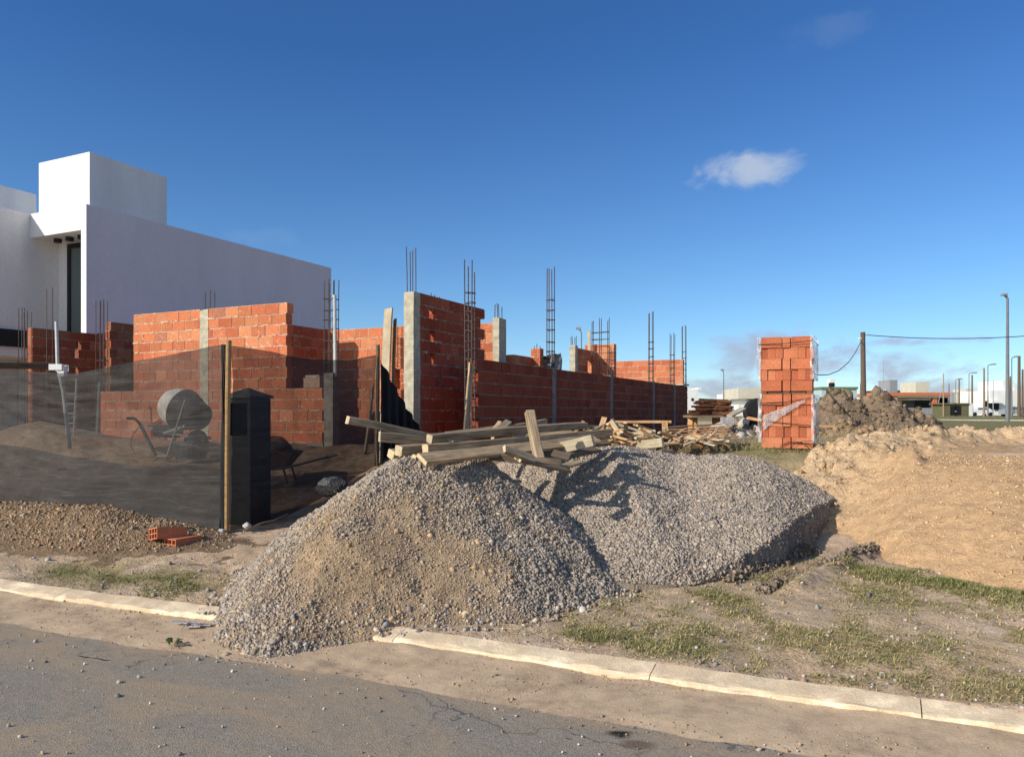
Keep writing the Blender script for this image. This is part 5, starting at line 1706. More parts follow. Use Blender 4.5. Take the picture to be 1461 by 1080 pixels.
gzz = float(ground_z(at(262, 778, 8.1).x, at(262, 778, 8.1).y))
q = at(258, 776, 8.15); place_brick('hollow_brick', (q.x + 0.03, q.y, gzz + 0.06), (math.radians(90), 0, math.radians(88)), None, 'lower hollow clay brick lying flat in the dirt', 'brick')
q = at(242, 768, 8.15); place_brick('hollow_brick', (q.x, q.y - 0.02, gzz + 0.155), (math.radians(78), math.radians(6), math.radians(76)), None, 'upper hollow clay brick tilted on the lower one', 'brick')

# wrapped stacks of bricks
SC = at(1121, 638, 12.75)
zs = 0.995


def brick_stack(name, label, cx, cy, z0, rot):
    root = empty(name, (cx, cy, z0), label, 'brick stack', 'wrapped brick stacks')
    w = 0.81
    Rz = Matrix.Rotation(rot, 3, 'Z')
    z = z0

    def put(x, y, zz, turn):
        p = Rz @ Vector((x + random.uniform(-.005, .005), y + random.uniform(-.012, .008), 0))
        place_brick('brick', (cx + p.x, cy + p.y, zz), (0, 0, rot + turn + random.uniform(-.02, .02)), root)
    for layer in range(5):
        zz = z0 + 0.09 + layer * 0.182 + (0.0)
        if layer % 2 == 0:
            for r_ in range(7):
                y = -w / 2 + 0.06 + r_ * 0.122
                if 1 < r_ < 5: continue
                put(-w / 2 + 0.165, y, zz, 0); put(w / 2 - 0.165, y, zz, 0)
            put(0, -w / 2 + 0.165, zz, math.pi / 2); put(0, w / 2 - 0.165, zz, math.pi / 2)
            for r_ in (2, 3, 4):
                y = -w / 2 + 0.06 + r_ * 0.122
                put(w / 2 - 0.165, y, zz, 0)
        else:
            for k in range(7):
                x = -w / 2 + 0.045 + k * 0.1205
                dy = random.choice([0, 0, 0.008, 0.02, 0.035])
                put(x, -w / 2 + 0.165 + dy, zz, math.pi / 2); put(x, w / 2 - 0.165, zz, math.pi / 2)
                if k == 6: put(x, 0, zz, math.pi / 2)
    pm_ = MB()
    cz = Vector((cx, cy, z0 - 0.02)); ux = Rz @ Vector((1, 0, 0)); uy = Rz @ Vector((0, 1, 0))
    for k in (-1, 0, 1):
        pm_.obox(cz + ux * (0.36 * k), ux * 0.045, uy * 0.385, Vector((0, 0, 0.0195)))
    pm_.obox(cz, ux * 0.30, uy * 0.36, Vector((0, 0, 0.018)))
    pm_.build('pallet', M['wood_dark'], root)
    return root


rot_s = math.radians(2)
s1 = brick_stack('brick_stack', 'lower wrapped stack of hollow bricks with a torn white film band', SC.x, SC.y + 0.42, zs, rot_s)
s2 = brick_stack('brick_stack', 'upper wrapped stack of hollow bricks, set on the lower one', SC.x - 0.02, SC.y + 0.44, zs + 0.956, rot_s + 0.02)


def wrapping(root, cx, cy, z0, z1, w, full):
    # loose crinkled film: right side and back, ragged strip of the front
    nu, nv = 60, 26
    per = [(w / 2 - 0.05, -w / 2), (w / 2, -w / 2), (w / 2, w / 2), (-w / 2, w / 2), (-w / 2, -w / 2), (-w / 2 + 0.06, -w / 2)]
    if False: per = [(-w / 2 + 0.001, -w / 2), (w / 2, -w / 2), (w / 2, w / 2), (-w / 2, w / 2), (-w / 2, -w / 2)]
    pts = []
    tot = [0]
    for a, b in zip(per[:-1], per[1:]): tot.append(tot[-1] + math.hypot(b[0] - a[0], b[1] - a[1]))
    U = np.linspace(0, tot[-1], nu)
    bx = np.interp(U, tot, [p[0] for p in per]); by = np.interp(U, tot, [p[1] for p in per])
    V = np.zeros((nu, nv, 3))
    for i in range(nu):
        for j in range(nv):
            t = j / (nv - 1)
            o_ = 1.03 + 0.035 * float(fbm(U[i] * 7, t * 8, 501, 3)) + (0.05 * float(fbm(U[i] * 3, t * 5, 505, 3)) if bx[i] > w / 2 - 0.01 else 0)
            V[i, j] = (cx + bx[i] * o_, cy + by[i] * o_, z0 + (z1 - z0) * t)
    f = np_mesh('plastic_wrap', V.reshape(-1, 3), grid_faces(nu, nv), M['wrap'], None, True)
    reparent(f, root)


wrapping(s1, SC.x, SC.y + 0.42, zs + 0.1, zs + 0.9, 0.86, False)
wrapping(s2, SC.x - 0.02, SC.y + 0.44, zs + 1.15, zs + 1.87, 0.86, True)
# straps and torn film on the front
for (root, zz, dz) in ((s1, zs + 0.80, 0.05), (s1, zs + 0.42, -0.04), (s2, zs + 0.935 + 0.83, 0.02)):
    m_ = MB(); y = SC.y - 0.015
    m_.tube([(SC.x - 0.44, y, zz - dz), (SC.x, y - 0.004, zz - dz * 0.3 - 0.01), (SC.x + 0.43, y, zz + dz), (SC.x + 0.45, SC.y + 0.86, zz)], 0.006, 4); m_.build('strap', M['cable'], root)
m_ = MB()
n = 16
for k in range(n):
    t0 = k / n; t1 = (k + 1) / n

    def fp(t):
        wd = 0.12 * (1 - t) ** 1.3 + 0.03 + 0.012 * math.sin(t * 40)
        x = SC.x - 0.36 + 0.66 * t; z = zs + 0.44 + 0.36 * t ** 0.9
        return x, z, wd
    a = fp(t0); b = fp(t1); y0_ = SC.y - 0.022 - 0.012 * math.sin(t0 * 23); y1_ = SC.y - 0.022 - 0.012 * math.sin(t1 * 23)
    m_.add([(a[0], y0_, a[1] - a[2]), (b[0], y1_, b[1] - b[2]), (b[0], y1_ - 0.012, b[1] + b[2] * 0.7), (a[0], y0_ - 0.012, a[1] + a[2] * 0.7)], [(0, 1, 2, 3)])
m_.build('torn_film', M['film'], s1)
# coil of rusty wire in the grass
m_ = MB()
cc = at(1148, 648, 12.0)
for k in range(7):
    pts = []
    r0 = random.uniform(0.18, 0.30); off = Vector((random.uniform(-.15, .1), random.uniform(-.1, .1), 0)); tl = random.uniform(0.1, 0.5)
    for j in range(25):
        a = j / 24 * 2 * math.pi * 0.97 + k
        pts.append(cc + off + Rv * math.cos(a) * r0 + (Uv * math.cos(tl) * 0.5 + Fv * 0.5) * math.sin(a) * r0 + Uv * 0.06)
    m_.tube(pts, 0.005, 4, cap=False)
tag(m_.build('wire_coil', M['rust'], None, origin=cc), 'loose coil of rusty wire in front of the brick stacks', 'wire coil')

# ------------------------------------------------------------------ worker behind the boundary wall
def person():
    base = Vector((-6.86, Y_on(794, -6.86), 1.80))
    root = empty('person', base, 'person in a grey top bent forward over the boundary wall rebar', 'person')
    v = []; e = []; r = []

    def add(p, rad, par=None):
        v.append(p); r.append(rad)
        if par is not None: e.append((par, len(v) - 1))
        return len(v) - 1
    f_ = -Rv * 1.0  # bends toward the left of the picture

    def P(f, s, z): return f_ * f * 0.62 + Fv * s + Uv * z
    pel = add(P(0, 0, .78), .15)
    sp1 = add(P(.03, 0, .95), .15, pel); sp2 = add(P(.10, 0, 1.08), .17, sp1); ch = add(P(.20, 0, 1.13), .15, sp2); nk = add(P(.30, 0, 1.09), .06, ch)
    hd1 = add(P(.35, 0, 1.03), .085, nk); hd2 = add(P(.42, 0, .95), .075, hd1)
    for s in (-1, 1):
        sh = add(P(.20, s * .17, 1.10), .075, ch); el = add(P(.26, s * .24, .86), .05, sh); wr = add(P(.46, s * .12, .86), .033, el); pm_ = add(P(.53, s * .09, .87), .035, wr)
        for k in range(4):
            k1 = add(P(.58, s * (.06 + .022 * k), .88 + .004 * k), .009, pm_); add(P(.60 + .004 * (k % 3), s * (.06 + .02 * k), .84), .008, k1)
        t1 = add(P(.55, s * .05, .90), .010, pm_); add(P(.58, s * .035, .89), .009, t1)
        hp_ = add(P(-.01, s * .10, .74), .11, pel); kn = add(P(.04, s * .12, .40), .075, hp_); an = add(P(0, s * .12, .08), .05, kn); add(P(.16, s * .13, .04), .045, an)
    me = bpy.data.meshes.new('body'); me.from_pydata(v, e, [])
    o = bpy.data.objects.new('body', me); COL.objects.link(o); o.parent = root
    sk = o.modifiers.new('skin', 'SKIN')
    for i, d in enumerate(me.skin_vertices[0].data):
        d.radius = (r[i], r[i]); d.use_root = (i == 0)
    sd = o.modifiers.new('sub', 'SUBSURF'); sd.levels = 1; sd.render_levels = 1
    sk.use_smooth_shade = True
    me.materials.append(M['jacket'])
    # head with face, cap
    h = MB(); hc = base + P(.40, 0, .98); up = (f_ * -0.55 + Uv * 0.83).normalized() * -1
    h.lathe(hc + Uv * 0.10, (f_ * 0.35 - Uv).normalized(), [(0, .05), (.03, .085), (.09, .095), (.15, .085), (.20, .055), (.22, .02)], 16)
    h.tube([hc + f_ * .10 - Uv * .01, hc + f_ * .135 - Uv * .045], [.012, .018], 6)
    for s in (-1, 1): h.tube([hc + Fv * s * .095 + Uv * .0, hc + Fv * s * .1 - Uv * .05], .014, 6)
    h.build('head', M['skin'], root, smooth=True)
    c = MB(); c.lathe(hc + Uv * 0.13, (f_ * 0.3 - Uv).normalized(), [(0, .02), (.015, .07), (.05, .102), (.08, .106)], 16, cap1=False)
    c.obox(hc + f_ * .13 + Uv * .055, f_ * .05 - Uv * .015, Fv * .07, Uv * .006)
    c.build('cap', M['cap'], root)
    for s in (-1, 1):
        g_ = MB(); g_.tube([base + P(-.01, s * .10, .76), base + P(.04, s * .12, .42), base + P(0, s * .12, .09)], [.13, .09, .075], 12); g_.build('trouser_leg', M['trousers'], root)
    for s in (-1, 1):
        g_ = MB(); g_.tube([base + P(.44, s * .13, .86), base + P(.55, s * .08, .87)], [.036, .038], 8); g_.build('glove', M['skin'], root)
    return base


pb = person()
sca = empty('scaffold', (pb.x, pb.y, 1.0), 'low plank scaffold behind the boundary wall', 'scaffold')
m_ = MB(); m_.box(pb.x - 0.3, pb.x + 0.25, pb.y - 0.9, pb.y + 0.9, 1.72, 1.77); m_.build('deck', M['wood'], sca)
for dy in (-0.8, 0.8):
    for dx in (-0.25, 0.2):
        m_ = MB(); m_.box(pb.x + dx - .03, pb.x + dx + .03, pb.y + dy - .03, pb.y + dy + .03, 0.9, 1.718); m_.build('leg', M['wood'], sca)

# ------------------------------------------------------------------ steel rack and debris by the wall end
rk = empty('rebar_rack', at(1015, 612, 21), 'timber trestle rack heaped with rusty reinforcing steel', 'rack')
for px in (985, 991, 1019, 1024):
    q = at(px, 612, 20.5 + (px % 3) * 0.4); m_ = MB(); m_.box(q.x - .06, q.x + .06, q.y - .06, q.y + .06, 0.9, 1.46); m_.build('leg', M['wood_new'], rk)
m_ = MB(); a = at(980, 594, 20.8); b = at(1040, 594, 21.0); m_.obox((a + b) / 2, (b - a) / 2, Fv * 0.5, Uv * 0.03); m_.build('top', M['wood'], rk)
m_ = MB()
for k in range(70):
    y = 592 - 22 * random.random() ** 1.3; x0 = 978 + random.uniform(0, 16) + (592 - y) * 0.6; x1 = 1048 - random.uniform(0, 10) - max(0, (580 - y)) * 0.5
    d0 = 21 + random.uniform(-.6, .6); bow = random.uniform(-2, 3)
    m_.tube([at(x0, y + bow, d0), at((x0 + x1) / 2, y, d0 + 0.2), at(x1, y + bow * 0.5 + 1, d0 + random.uniform(-.3, .3))], random.uniform(.012, .03), 4)
m_.build('steel_bars', M['rust'], rk)
n = 700
px = rng.uniform(1008, 1086, n); t = rng.uniform(0, 1, n)
hh = np.interp(px, [1008, 1030, 1055, 1075, 1090], [0.05, 0.4, 0.55, 0.4, 0.3])
X = []; 
for i in range(n):
    q = at(px[i], 600, 17.5 + 2.5 * t[i]); X.append((q.x, q.y, 0.96 + hh[i] * max(0, 1 - abs(t[i] - .5) * 2) * random.uniform(0.6, 1)))
o = stones('debris_heap', np.array(X), np.clip(rng.lognormal(math.log(0.13), 0.5, n), 0.05, 0.4), pal(np.array([(0.33, 0.27, 0.2), (0.16, 0.12, 0.09), (0.5, 0.45, 0.38), (0.25, 0.2, 0.16)]), n), M['stone'])
tag(o, 'heap of broken rubble between the rack and brick stacks', 'rubble')
o['kind'] = 'stuff'
m_ = MB(); q = at(1078, 588, 18.6); m_.lathe(q, -Fv, [(0, .2), (0, .3), (.05, .34), (.15, .34), (.2, .3), (.2, .2)], 20)
tag(m_.build('old_tyre', M['rubber'], None, origin=q), 'worn black tyre leaning on the rubble heap', 'tyre')
beam('timber_plank', 'pale plank poking from the rubble heap up to the right', at(1040, 594, 17.8), at(1060, 583, 18.2), .14, .05, 0.2, 'formwood', 'wood_end')
beam('timber_plank', 'reddish plank by the left side of the brick stacks', at(1066, 596, 16.8), at(1088, 600, 16.6), .12, .04, 0.2, 'wood_new', 'wood_end')
m_ = MB(); q = at(1037, 600, 17.6); m_.obox(q, Rv * .13, Fv * .1, Uv * .08)
tag(m_.build('cement_sack', M['cloth'], None, origin=q), 'pale cement sack on the rubble beside the rack', 'sack')

# ------------------------------------------------------------------ poles, lamps and the far neighbourhood
ZG = 0.93


def lamp(px, ytop, d, arm=1, r=0.07, label='', headpx=9, group='street lamps', mat='lamp_grey'):
    base = at(px, 600, d); base.z = ZG
    top = EYE + (588 - ytop) / F * d
    root = empty('street_lamp', base, label, 'street lamp', group)
    m_ = MB(); H = top - ZG
    a = Rv * arm
    m_.tube([base, base + Uv * H * 0.3, base + Uv * (H - 0.25), base + Uv * (H - 0.08) + a * 0.1, base + Uv * H + a * (headpx / F * d)], [r, r * 0.85, r * 0.6, r * 0.55, r * 0.5], 8)
    m_.build('pole', M[mat], root)
    m_ = MB(); hc = base + Uv * (H + 0.02) + a * (headpx / F * d)
    m_.obox(hc, a * min(0.22 + 0.0008 * d, max(0.16, 0.7 * headpx / F * d)), Fv * 0.16, Uv * (0.05 + 0.0003 * d)); m_.build('lamp_head', M['galv'], root)
    return root


lamp(1437, 421, 50, -1, 0.13, 'tall grey street lamp rising closest at the right edge', 5)
lamp(1409, 520, 105, 1, 0.10, 'street lamp with a long arm left of the tall grey lamp', 8)
lamp(1382, 532, 120, 1, 0.09, 'street lamp behind the olive kiosk with arm to the right', 8)
lamp(1363, 541, 130, 1, 0.08, 'shorter street lamp left of the olive kiosk posts', 6)
lamp(1443, 509, 95, 1, 0.10, 'street lamp reaching over to a wooden post by white house', 8)
lamp(829, 469, 48, -1, 0.06, 'dark street lamp showing above the boundary wall', 4)
lamp(1032, 528, 75, -1, 0.07, 'thin dark lamp above the rusty rack', 2)


def pole(px, ytop, d, r, label, name='wooden_post', mat='wood_dark', group='bare posts in the far field', lean=0):
    base = at(px, 600, d); base.z = ZG - 0.1
    m_ = MB(); top = EYE + (588 - ytop) / F * d
    m_.tube([base, base + Uv * (top - base.z) * 0.5 + Rv * lean * 0.4, base + Uv * (top - base.z) + Rv * lean], [r, r * 0.9, r * 0.75], 8)
    return tag(m_.build(name, M[mat], None, origin=base), label, 'post', group)


pole(1403.5, 525, 100, 0.14, 'pale wooden post just left of the long armed lamp', mat='wood')
pole(1386.5, 535, 118, 0.15, 'dark thick post beside the lamp behind the kiosk')
pole(1368, 541, 125, 0.12, 'dark post rising from behind the kiosk roof')
pole(1345.5, 533, 110, 0.09, 'thin pale post at the left end of the kiosk', mat='wood')
pole(1453.5, 508, 94, 0.20, 'thick dark post joined to the right lamp arm')
pole(1458.5, 527, 92, 0.14, 'dark post at the very right edge')
pole(1416.5, 543, 112, 0.07, 'thin grey post in front of the far white house', mat='galv')
pole(1353.5, 547, 140, 0.10, 'short dark post above the orange roof end')
pole(1260, 513, 90, 0.035, 'hair thin mast left of the grey block', mat='galv')
pole(1441, 537, 100, 0.10, 'dark stub post between the two right lamps')
pole(1335, 545, 120, 0.06, 'slanted grey pole leaning over the orange roof', mat='galv', lean=1.2)

up = empty('utility_pole', at(1231, 600, 41), 'weathered wooden utility pole carrying the cable', 'utility pole')
base = at(1232, 600, 41); base.z = 0.9
ptop = at(1230.5, 474, 41)
m_ = MB(); m_.tube([base, base.lerp(ptop, .5), ptop], [0.15, 0.135, 0.12], 10); m_.build('pole', M['wood_dark'], up)
m_ = MB(); m_.tube([ptop - Uv * 0.35 - Rv * 0.1, ptop - Uv * 0.35 - Rv * 0.22], 0.05, 8); m_.tube([ptop - Uv * 0.15 + Rv * 0.1, ptop - Uv * 0.15 + Rv * 0.2], 0.05, 8); m_.build('insulator', M['white'], up)
m_ = MB(); m_.tube([base - Rv * 0.2, base - Rv * 0.15 + Uv * 2.2, base + Uv * 2.6 - Rv * .05], 0.05, 6); m_.build('stub', M['wood_dark'], up)
cbl = empty('power_cable', ptop, 'thin sagging power cable running from the utility pole', 'cable')
m_ = MB()
pts = []
e1 = at(1560, 470, 38)
p0 = ptop - Uv * 0.15 + Rv * 0.2
for k in range(19):
    t = k / 18; p = p0.lerp(e1, t); p.z -= 1.25 * t * (1 - t) * 1.0; pts.append(p)
m_.tube(pts, 0.022, 5); m_.build('span', M['cable'], cbl)
m_ = MB()
kp = [at(1228, 487, 41), at(1220, 503, 38), at(1210, 517, 35), at(1196, 529, 31), at(1182, 534.5, 28), at(1168, 535, 25), at(1150, 531, 22), at(1130, 524, 19.5)]
m_.tube(kp, 0.017, 5); m_.build('span', M['cable'], cbl)
q = kp[-1]; m_ = MB(); m_.box(q.x - .06, q.x + .06, q.y - .06, q.y + .06, 0.8, q.z + .1); m_.build('end_post', M['wood'], cbl)


def block(px0, px1, ytop, d, depth=8.0, zbase=0.8):
    a = at(px0, 588, d); b = at(px1, 588, d)
    return a, b, EYE + (588 - ytop) / F * d, depth


def fbox(mb, px0, px1, y0, y1, d, depth, off=0.0):
    """front-on box in the far field: pixel extents at distance d"""
    a = at(px0, y1, d + off); b = at(px1, y0, d + off)
    a2 = Vector((a.x, a.y, 0)); b2 = Vector((b.x, b.y, 0))
    c = (a2 + b2) / 2 + Fv * depth / 2
    mb.obox((c.x, c.y, (a.z + b.z) / 2), (b2 - a2) / 2, Fv * depth / 2, Uv * abs(b.z - a.z) / 2)


def far_house(name, label, parts, d, cat='house', group=None):
    px = (parts[0][2][0] + parts[0][2][1]) / 2
    b = at(px, 600, d); b.z = ZG
    root = empty(name, b, label, cat, group)
    for (pn, mt, (x0, x1, y0, y1), dep, off) in parts:
        m_ = MB(); fbox(m_, x0, x1, y0, y1, d, dep, off); m_.build(pn, M[mt], root)
    return root


GY_ = 596
far_house('distant_house', 'white house block just past the end of boundary wall', [('wall', 'white', (976, 996, 555, GY_), 8, 0), ('roof_box', 'white', (996, 1000, 553, 557), 6, 0.5), ('window', 'dark_frame', (986, 989, 568, 572), 0.2, -0.1)], 110)
far_house('distant_house', 'small white house cube behind the rusty rack', [('wall', 'white', (1034, 1046, 562, GY_), 6, 0), ('porch', 'greyb', (1046, 1052, 572, GY_), 5, 0)], 150)
far_house('distant_house', 'cream flat roofed house directly left of brick stacks', [('wall', 'beige', (1053, 1096, 554, 569), 9, 0), ('lower_wall', 'white', (1064, 1096, 569, 577), 8.5, 0.6), ('ground_floor', 'white', (1053, 1070, 577, GY_), 8, 0.6), ('window', 'dark_frame', (1065, 1096, 568.6, 570), 0.2, 0.3), ('porch', 'dark_frame', (1068, 1096, 577, 582), 0.3, 0.2)], 120)
far_house('green_shed', 'green and pale blue sheet metal shed behind dark earth', [('wall', 'pale_sheet', (1172, 1222, 555, GY_), 7, 0), ('door', 'green_sheet', (1188, 1202, 557, GY_), 0.2, -0.15), ('roof', 'green_sheet', (1171, 1224, 552, 555), 7.5, -0.2), ('water_tank', 'white', (1184, 1191, 541, 551), 1.0, 2), ('tank_base', 'dark_frame', (1185, 1190, 546, 552), 0.8, 1.6)], 105, 'shed')
pav = far_house('orange_roof_building', 'low unfinished building with an orange roof slab', [('roof', 'tile', (1264, 1355, 560, 565), 12, 0), ('roof_edge', 'beige', (1280, 1355, 564.8, 567), 11.5, 0.2), ('back_wall', 'greyb', (1270, 1352, 567, GY_), 2, 9), ('wall', 'beige', (1296, 1327, 568.2, 571), 6, 0.8), ('opening', 'void', (1305, 1326, 571, 582), 0.3, 0.7), ('pier', 'tile', (1331, 1337, 568, 583), 0.8, 0.5), ('shadow_bay', 'void', (1338, 1352, 567.2, 590), 0.3, 3), ('base', 'greyb', (1296, 1340, 582, GY_), 4, 0.4)], 130, 'building')
m_ = MB()
far_house('distant_block', 'tall grey block house behind the orange roof', [('wall', 'greyb', (1269, 1280, 542, GY_), 6, 0), ('slab', 'white', (1248, 1264, 555.5, 557), 8, 0), ('lower_wall', 'greyb', (1250, 1306, 557, GY_), 8, 1)], 190)
far_house('distant_block', 'cream cube house rising over the orange roof', [('wall', 'beige', (1306, 1325, 545, GY_), 7, 0)], 175)
far_house('distant_house', 'white stepped house at the right edge', [('wall', 'white', (1412, 1470, 557, GY_), 10, 0), ('upper_wall', 'white', (1430, 1447, 543, 557), 8, 1), ('dark_wall', 'dark_frame', (1404, 1425, 572, 585), 0.3, -0.3), ('car_port', 'white', (1416, 1432, 571, 575), 3, -2)], 150)
far_house('distant_house', 'pale grey house between the kiosk and white house', [('wall', 'greyb', (1358, 1380, 560, GY_), 8, 0), ('upper_wall', 'beige', (1365, 1377, 561, 575), 6, -1), ('stair_box', 'beige', (1378, 1386, 555, 575), 6, -1)], 200)
far_house('distant_house', 'small house with an orange tiled gable right of the kiosk', [('wall', 'beige', (1390, 1406, 564, GY_), 8, 0), ('roof', 'tile', (1393, 1405, 560, 566), 8, -0.6)], 210)
far_house('transformer_kiosk', 'olive transformer kiosk with black doors in the field', [('body', 'olive', (1346, 1381.5, 577, 594), 3.0, 0), ('roof', 'olive', (1343, 1382, 575, 577), 3.4, -0.2), ('door', 'dark_frame', (1355.5, 1362.5, 579, 592), 0.1, -0.08), ('door', 'dark_frame', (1363, 1370.5, 579, 592), 0.1, -0.08), ('sign', 'white', (1362, 1364, 586, 588), 0.04, -0.16)], 112, 'kiosk')
far_house('service_cabinet', 'small white service cabinet at the kiosk corner', [('body', 'white', (1382, 1387.5, 576, 593.5), 1.0, 0), ('roof', 'white', (1381.6, 1388, 575.4, 576), 1.1, -0.05)], 112, 'cabinet')


def car(px, py, d, mat, label, side=1):
    c = at(px, py, d); c.z = ZG + 0.02
    root = empty('parked_car', c, label, 'car', 'cars parked in the far field')
    m_ = MB()
    prof = [(-2.0, .35), (-2.0, .75), (-1.9, .9), (-1.2, .98), (-.55, 1.42), (.8, 1.46), (1.5, 1.05), (2.0, .98), (2.05, .35)]
    vs = []
    for s in (-.8, .8):
        vs += [c + Rv * x * side + Fv * s * (0.9 if z > 1.1 else 1) + Uv * z for x, z in prof]
    k = len(prof)
    fs = [tuple(range(k)), tuple(range(2 * k - 1, k - 1, -1))] + [(i, (i + 1) % k, k + (i + 1) % k, k + i) for i in range(k)]
    m_.add(vs, fs); m_.build('body', M[mat], root)
    for (x0, x1) in ((-.7, .05), (.12, .95)):
        w_ = MB(); w_.obox(c + Rv * (x0 + x1) / 2 * side - Fv * .80 + Uv * 1.2, Rv * (x1 - x0) / 2, Fv * .03, Uv * .15); w_.build('window', M['glass'], root)
    for x in (-1.25, 1.3):
        for s in (-1, 1):
            w_ = MB(); w_.lathe(c + Rv * x * side + Fv * (.8 * s - .1) + Uv * .32, Fv, [(0, .1), (0, .28), (.03, .32), (.17, .32), (.2, .28), (.2, .1)], 16); w_.build('wheel', M['rubber'], root)


car(1397, 590, 125, 'car_white', 'white car parked beside the kiosk cabinet')
car(1449, 590, 110, 'car_silver', 'silver car half hidden by the tall grey lamp', -1)
# pale path across the far field
pa = MB()
a = at(1360, 600, 58); b = at(1700, 600, 50)
a.z = b.z = ZG + 0.05
pa.obox((a + b) / 2, (b - a) / 2, Fv * 2.2, Uv * 0.06)
tag(pa.build('path', M['path'], None), 'pale concrete path beyond the sand', None, None, 'structure')

# small litter in the gutter
lf = MB()
c = at(243, 923, 5.2); c.z = 0.02
for k in range(7):
    a = random.uniform(0, 6.28); L = random.uniform(.04, .09)
    u = Vector((math.cos(a), math.sin(a), 0)); w = Vector((-u.y, u.x, 0)) * .014
    p = c + Vector((random.uniform(-.05, .05), random.uniform(-.03, .03), 0))
    lf.add([p - w, p + u * L * .5 - w * 1.3 + Uv * .03, p + u * L + Uv * .02, p + u * L * .5 + w * 1.3 + Uv * .035], [(0, 1, 2, 3)])
tag(lf.build('wilted_weed', M['leaf'], None, origin=c), 'wilted green weed lying at the gutter edge', 'weed')
ps = MB(); c = at(268, 904, 5.6)
for k in range(6):
    a = random.uniform(-.4, .4); L = random.uniform(.08, .2); u = (Rv * math.cos(a) + Fv * math.sin(a))
    p = Vector((c.x + random.uniform(-.12, .12), c.y + random.uniform(-.05, .05), .05))
    ps.obox(p, u * L / 2, Uv.cross(u) * .012, Uv * .004)
tag(ps.build('torn_paper', M['cloth'], None, origin=c), 'torn pale paper scraps in the gutter by the gravel', 'litter')

# ------------------------------------------------------------------ sky, sun, camera
w = bpy.data.worlds.new('World'); scene.world = w; w.use_nodes = True
nt = w.node_tree
bg = nt.nodes['Background']
to_sun = Vector((-0.95, -1.6, 1.0)).normalized()
el = math.asin(to_sun.z); az = math.atan2(to_sun.x, to_sun.y)
sky = N(nt, 'ShaderNodeTexSky', sky_type='NISHITA')
sky.sun_disc = False; sky.sun_elevation = el; sky.sun_rotation = az
sky.altitude = 300; sky.air_density = 1.0; sky.dust_density = 0.0; sky.ozone_density = 2.5
tc = N(nt, 'ShaderNodeTexCoord')
SKY_TINT = [(0.0, (0.54, 0.69, 0.89)), (0.3, (0.45, 0.65, 0.85)), (1.0, (0.265, 0.51, 0.81))]


def dirpx(px, py):
    v = at(px, py, 1.0) - Vector((0, 0, EYE)); return v.normalized()


def vdot(vec):
    d_ = N(nt, 'ShaderNodeVectorMath', operation='DOT_PRODUCT'); nt.links.new(tc.outputs['Generated'], d_.inputs[0]); d_.inputs[1].default_value = vec
    return d_.outputs['Value']


def cloud(px, py, a, b, scale, thr0, thr1, seed, amp):
    c = dirpx(px, py); rgt = c.cross(Vector((0, 0, 1))).normalized(); upv = rgt.cross(c)
    u = math_(nt, 'DIVIDE', vdot(rgt), a); v = math_(nt, 'DIVIDE', vdot(upv), b)
    fr_ = math_(nt, 'GREATER_THAN', vdot(c), 0.3)
    v_ = N(nt, 'ShaderNodeMapping'); v_.inputs['Location'].default_value = (seed, seed * .7, 0); v_.inputs['Scale'].default_value = (1, 1, 1.7)
    nt.links.new(tc.outputs['Generated'], v_.inputs['Vector'])
    n = noise(nt, v_.outputs['Vector'], scale, 7, 0.58, 0.35)
    e = math_(nt, 'ADD', math_(nt, 'MULTIPLY', u, u), math_(nt, 'MULTIPLY', v, v))
    f = math_(nt, 'SUBTRACT', math_(nt, 'MULTIPLY', math_(nt, 'SUBTRACT', n, 0.5), amp), e)
    mr = N(nt, 'ShaderNodeMapRange', interpolation_type='SMOOTHSTEP'); nt.links.new(f, mr.inputs[0])
    mr.inputs[1].default_value = thr0; mr.inputs[2].default_value = thr1
    return math_(nt, 'MULTIPLY', mr.outputs[0], fr_)


k = 1 / F
SKYC = sky.outputs['Color']
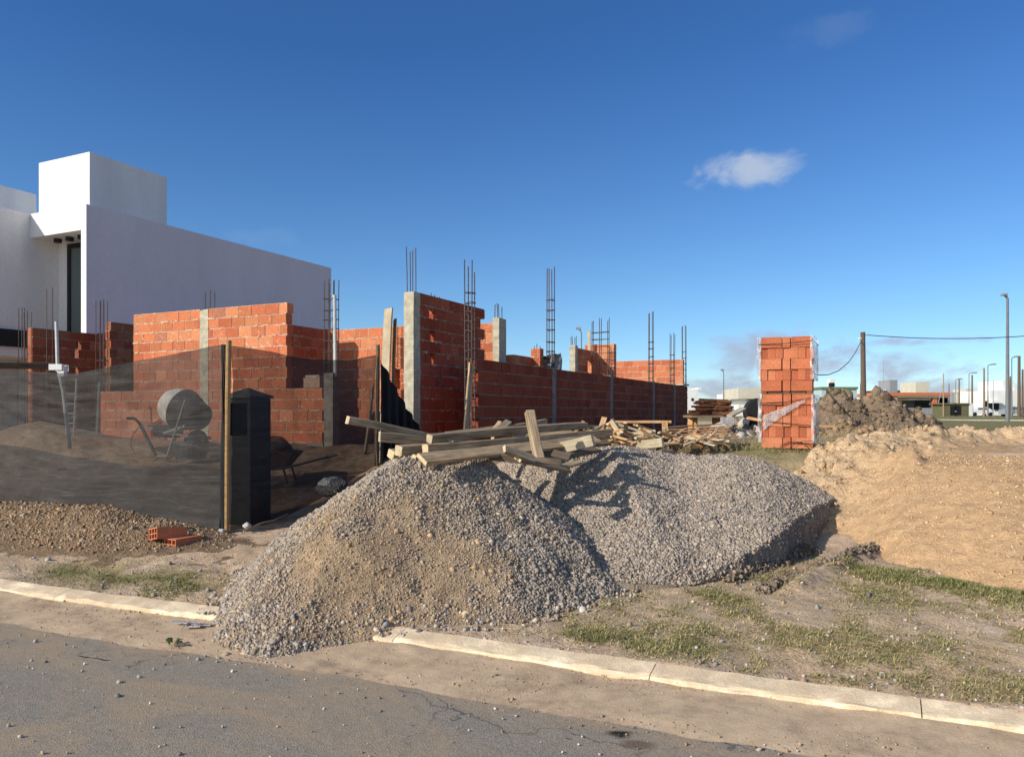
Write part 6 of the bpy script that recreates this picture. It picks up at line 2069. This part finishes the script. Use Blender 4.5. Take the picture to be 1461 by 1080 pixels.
# the half of the sky turned away from the sun is a deeper blue
anti = N(nt, 'ShaderNodeMapRange', interpolation_type='SMOOTHSTEP')
nt.links.new(vdot(to_sun), anti.inputs[0]); anti.inputs[1].default_value = 0.85; anti.inputs[2].default_value = 0.33
elev = N(nt, 'ShaderNodeMapRange'); nt.links.new(vdot(Vector((0, 0, 1))), elev.inputs[0]); elev.inputs[1].default_value = 0.0; elev.inputs[2].default_value = 0.42
tint = ramp(nt, elev.outputs[0], SKY_TINT)
SKYC = mix(nt, anti.outputs[0], mix(nt, 1.0, SKYC, (2.0, 1.55, 1.2), 'MULTIPLY'), mix(nt, 1.0, SKYC, tint, 'MULTIPLY'))  # unseen sun-side sky warmed and brightened to lift fill in shade
CS = 6.3
c1 = math_(nt, 'MULTIPLY', cloud(1068, 243, 74 * k, 29 * k, 15, -1.05, 0.15, 3.1, 3.4), 0.66)
SKYC = mix(nt, c1, SKYC, (0.62 * CS, 0.68 * CS, 0.76 * CS))
low_ = None
for (px, py, a, b, s_) in ((1120, 505, 150, 42, 5.3), (1330, 487, 90, 9, 2.2), (1020, 545, 80, 26, 8.8), (1260, 525, 120, 30, 6.1), (1380, 560, 120, 22, 1.7), (370, 338, 60, 20, 4.4), (1180, 45, 70, 26, 9.9)):
    al = cloud(px, py, a * k, b * k, 17, -0.75, 0.35, s_, 3.2)
    op = 0.8 if py > 400 else 0.07
    colc = (0.42 * CS, 0.44 * CS, 0.56 * CS) if py > 400 else (0.55 * CS, 0.62 * CS, 0.72 * CS)
    SKYC = mix(nt, math_(nt, 'MULTIPLY', al, op), SKYC, colc)
nt.links.new(SKYC, bg.inputs['Color'])
bg.inputs['Strength'].default_value = 0.155

sl = bpy.data.lights.new('sun', 'SUN'); sl.energy = 4.7; sl.angle = math.radians(0.53); sl.color = (1.0, 0.93, 0.82)
so = bpy.data.objects.new('sun', sl); COL.objects.link(so)
so.rotation_euler = to_sun.to_track_quat('Z', 'Y').to_euler()

cam = bpy.data.cameras.new('camera')
cam.sensor_width = 36.0; cam.lens = 36.0 * F / 1461.0
cam.shift_y = 48.0 / 1461.0
cam.clip_start = 0.05; cam.clip_end = 6000
co = bpy.data.objects.new('camera', cam); COL.objects.link(co)
co.location = (0, 0, EYE); co.rotation_euler = (math.radians(90), 0, T)
scene.camera = co
scene.view_settings.view_transform = 'Standard'
scene.view_settings.look = 'None'
scene.view_settings.exposure = 0
scene.view_settings.gamma = 1
scene.render.engine = 'CYCLES'
scene.cycles.max_bounces = 8
scene.cycles.transparent_max_bounces = 12
scene.cycles.use_denoising = True
